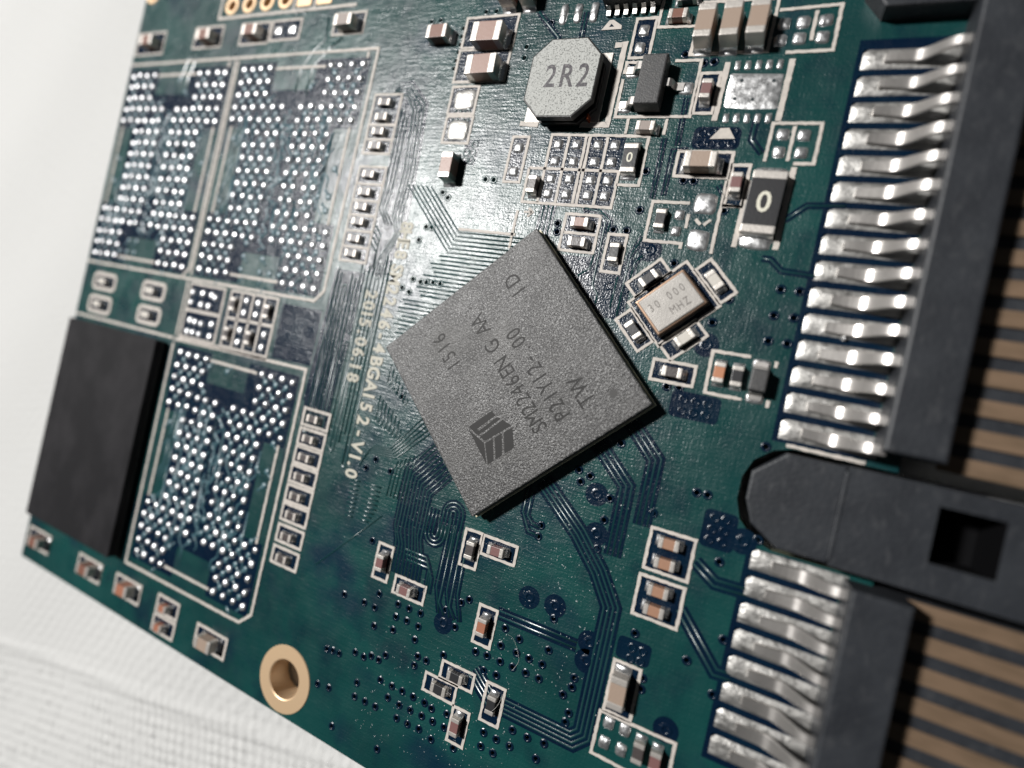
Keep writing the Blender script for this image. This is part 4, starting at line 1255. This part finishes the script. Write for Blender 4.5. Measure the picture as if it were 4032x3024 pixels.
def rough_pad(L, W, h, seed):                    # flat solder pad with an uneven top
    rnd = random.Random(seed)
    nx, ny = 22, 7
    v, f = [], []
    for j in range(ny):
        for i in range(nx):
            x, y = -L / 2 + L * i / (nx - 1), -W / 2 + W * j / (ny - 1)
            rim = i in (0, nx - 1) or j in (0, ny - 1)
            k = min(1, min(i, nx - 1 - i) / 1.5) * min(1, min(j, ny - 1 - j) / 1.5)
            blob = .055 * math.exp(-((x + .5 + .25 * math.sin(seed * 2.2)) / .7) ** 2) * (1 - (2 * y / W) ** 2) + .012 * math.sin(x * 3.1 + seed * 1.7) * k + .012 * math.sin(y * 7 + x * 2 + seed)
            v.append((x * S, y * S, 0 if rim else (h * (.45 + .35 * k) + blob + rnd.uniform(-.012, .012)) * S))
    for j in range(ny - 1):
        for i in range(nx - 1):
            a = j * nx + i
            f.append((a, a + 1, a + nx + 1, a + nx))
    me = mesh('connector_pad', v, f, True)
    me.materials.append(SOLDER2)
    return me
def smooth_path(pts, wds, k=4):                  # round off a bent path
    P_, W_ = [], []
    n = len(pts)
    for i in range(n - 1):
        p0, p1, p2, p3 = pts[max(0, i - 1)], pts[i], pts[i + 1], pts[min(n - 1, i + 2)]
        for j in range(k):
            t = j / k
            P_.append(tuple(.5 * (2 * b_ + (c_ - a_) * t + (2 * a_ - 5 * b_ + 4 * c_ - d_) * t * t + (3 * b_ - a_ - 3 * c_ + d_) * t ** 3) for a_, b_, c_, d_ in zip(p0, p1, p2, p3)))
            W_.append(wds[i] + (wds[i + 1] - wds[i]) * t)
    return P_ + [pts[-1]], W_ + [wds[-1]]
PINP, PINW = smooth_path(PINP, [.44, .56, .62, .6, .5, .46, .46, .46])
pin_mes = []
for k in range(6):
    rk = random.Random(90 + k)
    kk_ = rk.uniform(.92, 1.08)
    pw_ = [x * kk_ for x in PINW]
    pp_ = [(d, h + .03 * math.sin(d * 2.1 + k) * max(0, 1 - d / 2.4)) for d, h in PINP]
    me = ribbon(pp_, pw_, 33.0, 20.0, .17)
    for vtx in me.vertices:
        vtx.co.z -= BT * S
        vtx.co.y += .03 * S * math.sin(vtx.co.x / S * 1.3 + k)
    me.materials.append(LEAD)
    pin_mes.append(me)
strip_me = rbox_m(7.2, .72, .16, BRONZE, b=.05)
pad_me = []
for k in range(6):
    pad_me.append(rough_pad(3.95, .95, .10, k))
rows = [1.88 + 1.27 * i for i in range(15)] + [25.95 + 1.27 * i for i in range(8)]
for i, v in enumerate(rows):
    link('connector_pad', pad_me[(i * 5) % 6], None, board, P(59.32, v, .005))
    o = _link('contact_pin', pin_mes[(i * 7) % 6], None)
    o.parent = cn
    o.matrix_parent_inverse = Matrix.Translation(cn.location).inverted()
    o.location = P(58.25, v + .05, .03)
    o = _link('contact_strip', strip_me, None)
    o.parent = cn
    o.matrix_parent_inverse = Matrix.Translation(cn.location).inverted()
    o.location = P(67.0, v, .17)
sheet('bare_mask_area', [rect(57.1, .9, 61.05, 20.3)], 0.005, NAVY, board)
sheet('bare_mask_area', [rect(57.1, 25.45, 61.05, 35.6)], 0.005, NAVY, board)
link('solder_ball', dome_m(SOLDER, .13, .13, .26, 2.0, 5, 14), None, board, P(59.1, 15.05, .02))

def specks():
    V_, F_ = [], []
    rnd = random.Random(5)
    src = dome(1, 1, .5, 2.0, 2, 6, None)
    zones = [((44, 50, 8, 14), 150), ((50, 57, 12, 20), 40), ((47, 53, 20, 27), 130), ((45, 52, 27, 36), 260), ((38, 48, 36, 43), 260), ((33, 42, -4, 9), 60)]
    for (a, b_, c, d), n in zones:
        for _ in range(n):
            u, v = rnd.uniform(a, b_), rnd.uniform(c, d)
            if 56 < u < 58 and 20 < v < 25.6:
                continue
            r = rnd.uniform(.008, .024) * (1.6 if rnd.random() < .08 else 1)
            ex = rnd.uniform(1, 2.2)
            t = rnd.uniform(0, 3.14)
            o = P(u, v, .008)
            k = len(V_)
            for x in src.vertices:
                X, Y, Z = x.co.x * r * ex, x.co.y * r, x.co.z * r
                V_.append((o.x + X * math.cos(t) - Y * math.sin(t), o.y + X * math.sin(t) + Y * math.cos(t), o.z + Z))
            F_ += [tuple(k + i for i in p.vertices) for p in src.polygons]
    o = link('flux_specks', mesh('flux_specks', V_, F_, True), SPECK, board)
    o['kind'] = 'stuff'
specks()

# ------------------------------------------------------------------ lint fallen on the board
def lint(pts, h, label, r=.006):
    P_, _w = smooth_path([(u, v, hh) for (u, v), hh in zip(pts, h)], [1] * len(pts), 5)
    V_, F_ = [], []
    for u, v, hh in P_:
        for a in range(5):
            t = 2 * math.pi * a / 5
            V_.append(P(u + r * math.cos(t), v + r * math.cos(t) * .3, hh + r * math.sin(t)))
    for i in range(len(P_) - 1):
        for a in range(5):
            F_.append((5 * i + a, 5 * i + (a + 1) % 5, 5 * i + 5 + (a + 1) % 5, 5 * i + 5 + a))
    o = _link('lint_fibre', mesh('lint_fibre', V_, F_, True), LINT)
    o['label'] = label
    o['category'] = 'lint'
lint([(46.45, 33.92), (46.74, 33.96), (47.06, 34.25), (47.3, 34.67), (47.4, 35.08), (47.15, 35.66)], [.03, .06, .09, .09, .06, .03], 'fine pale lint fibre curling across the vias in the lower part of the board')
lint([(46.92, 37.08), (46.93, 37.39), (46.8, 37.74), (46.6, 38.05)], [.06, .30, .42, .40], 'short pale lint fibre caught on a black resistor near the lower edge')
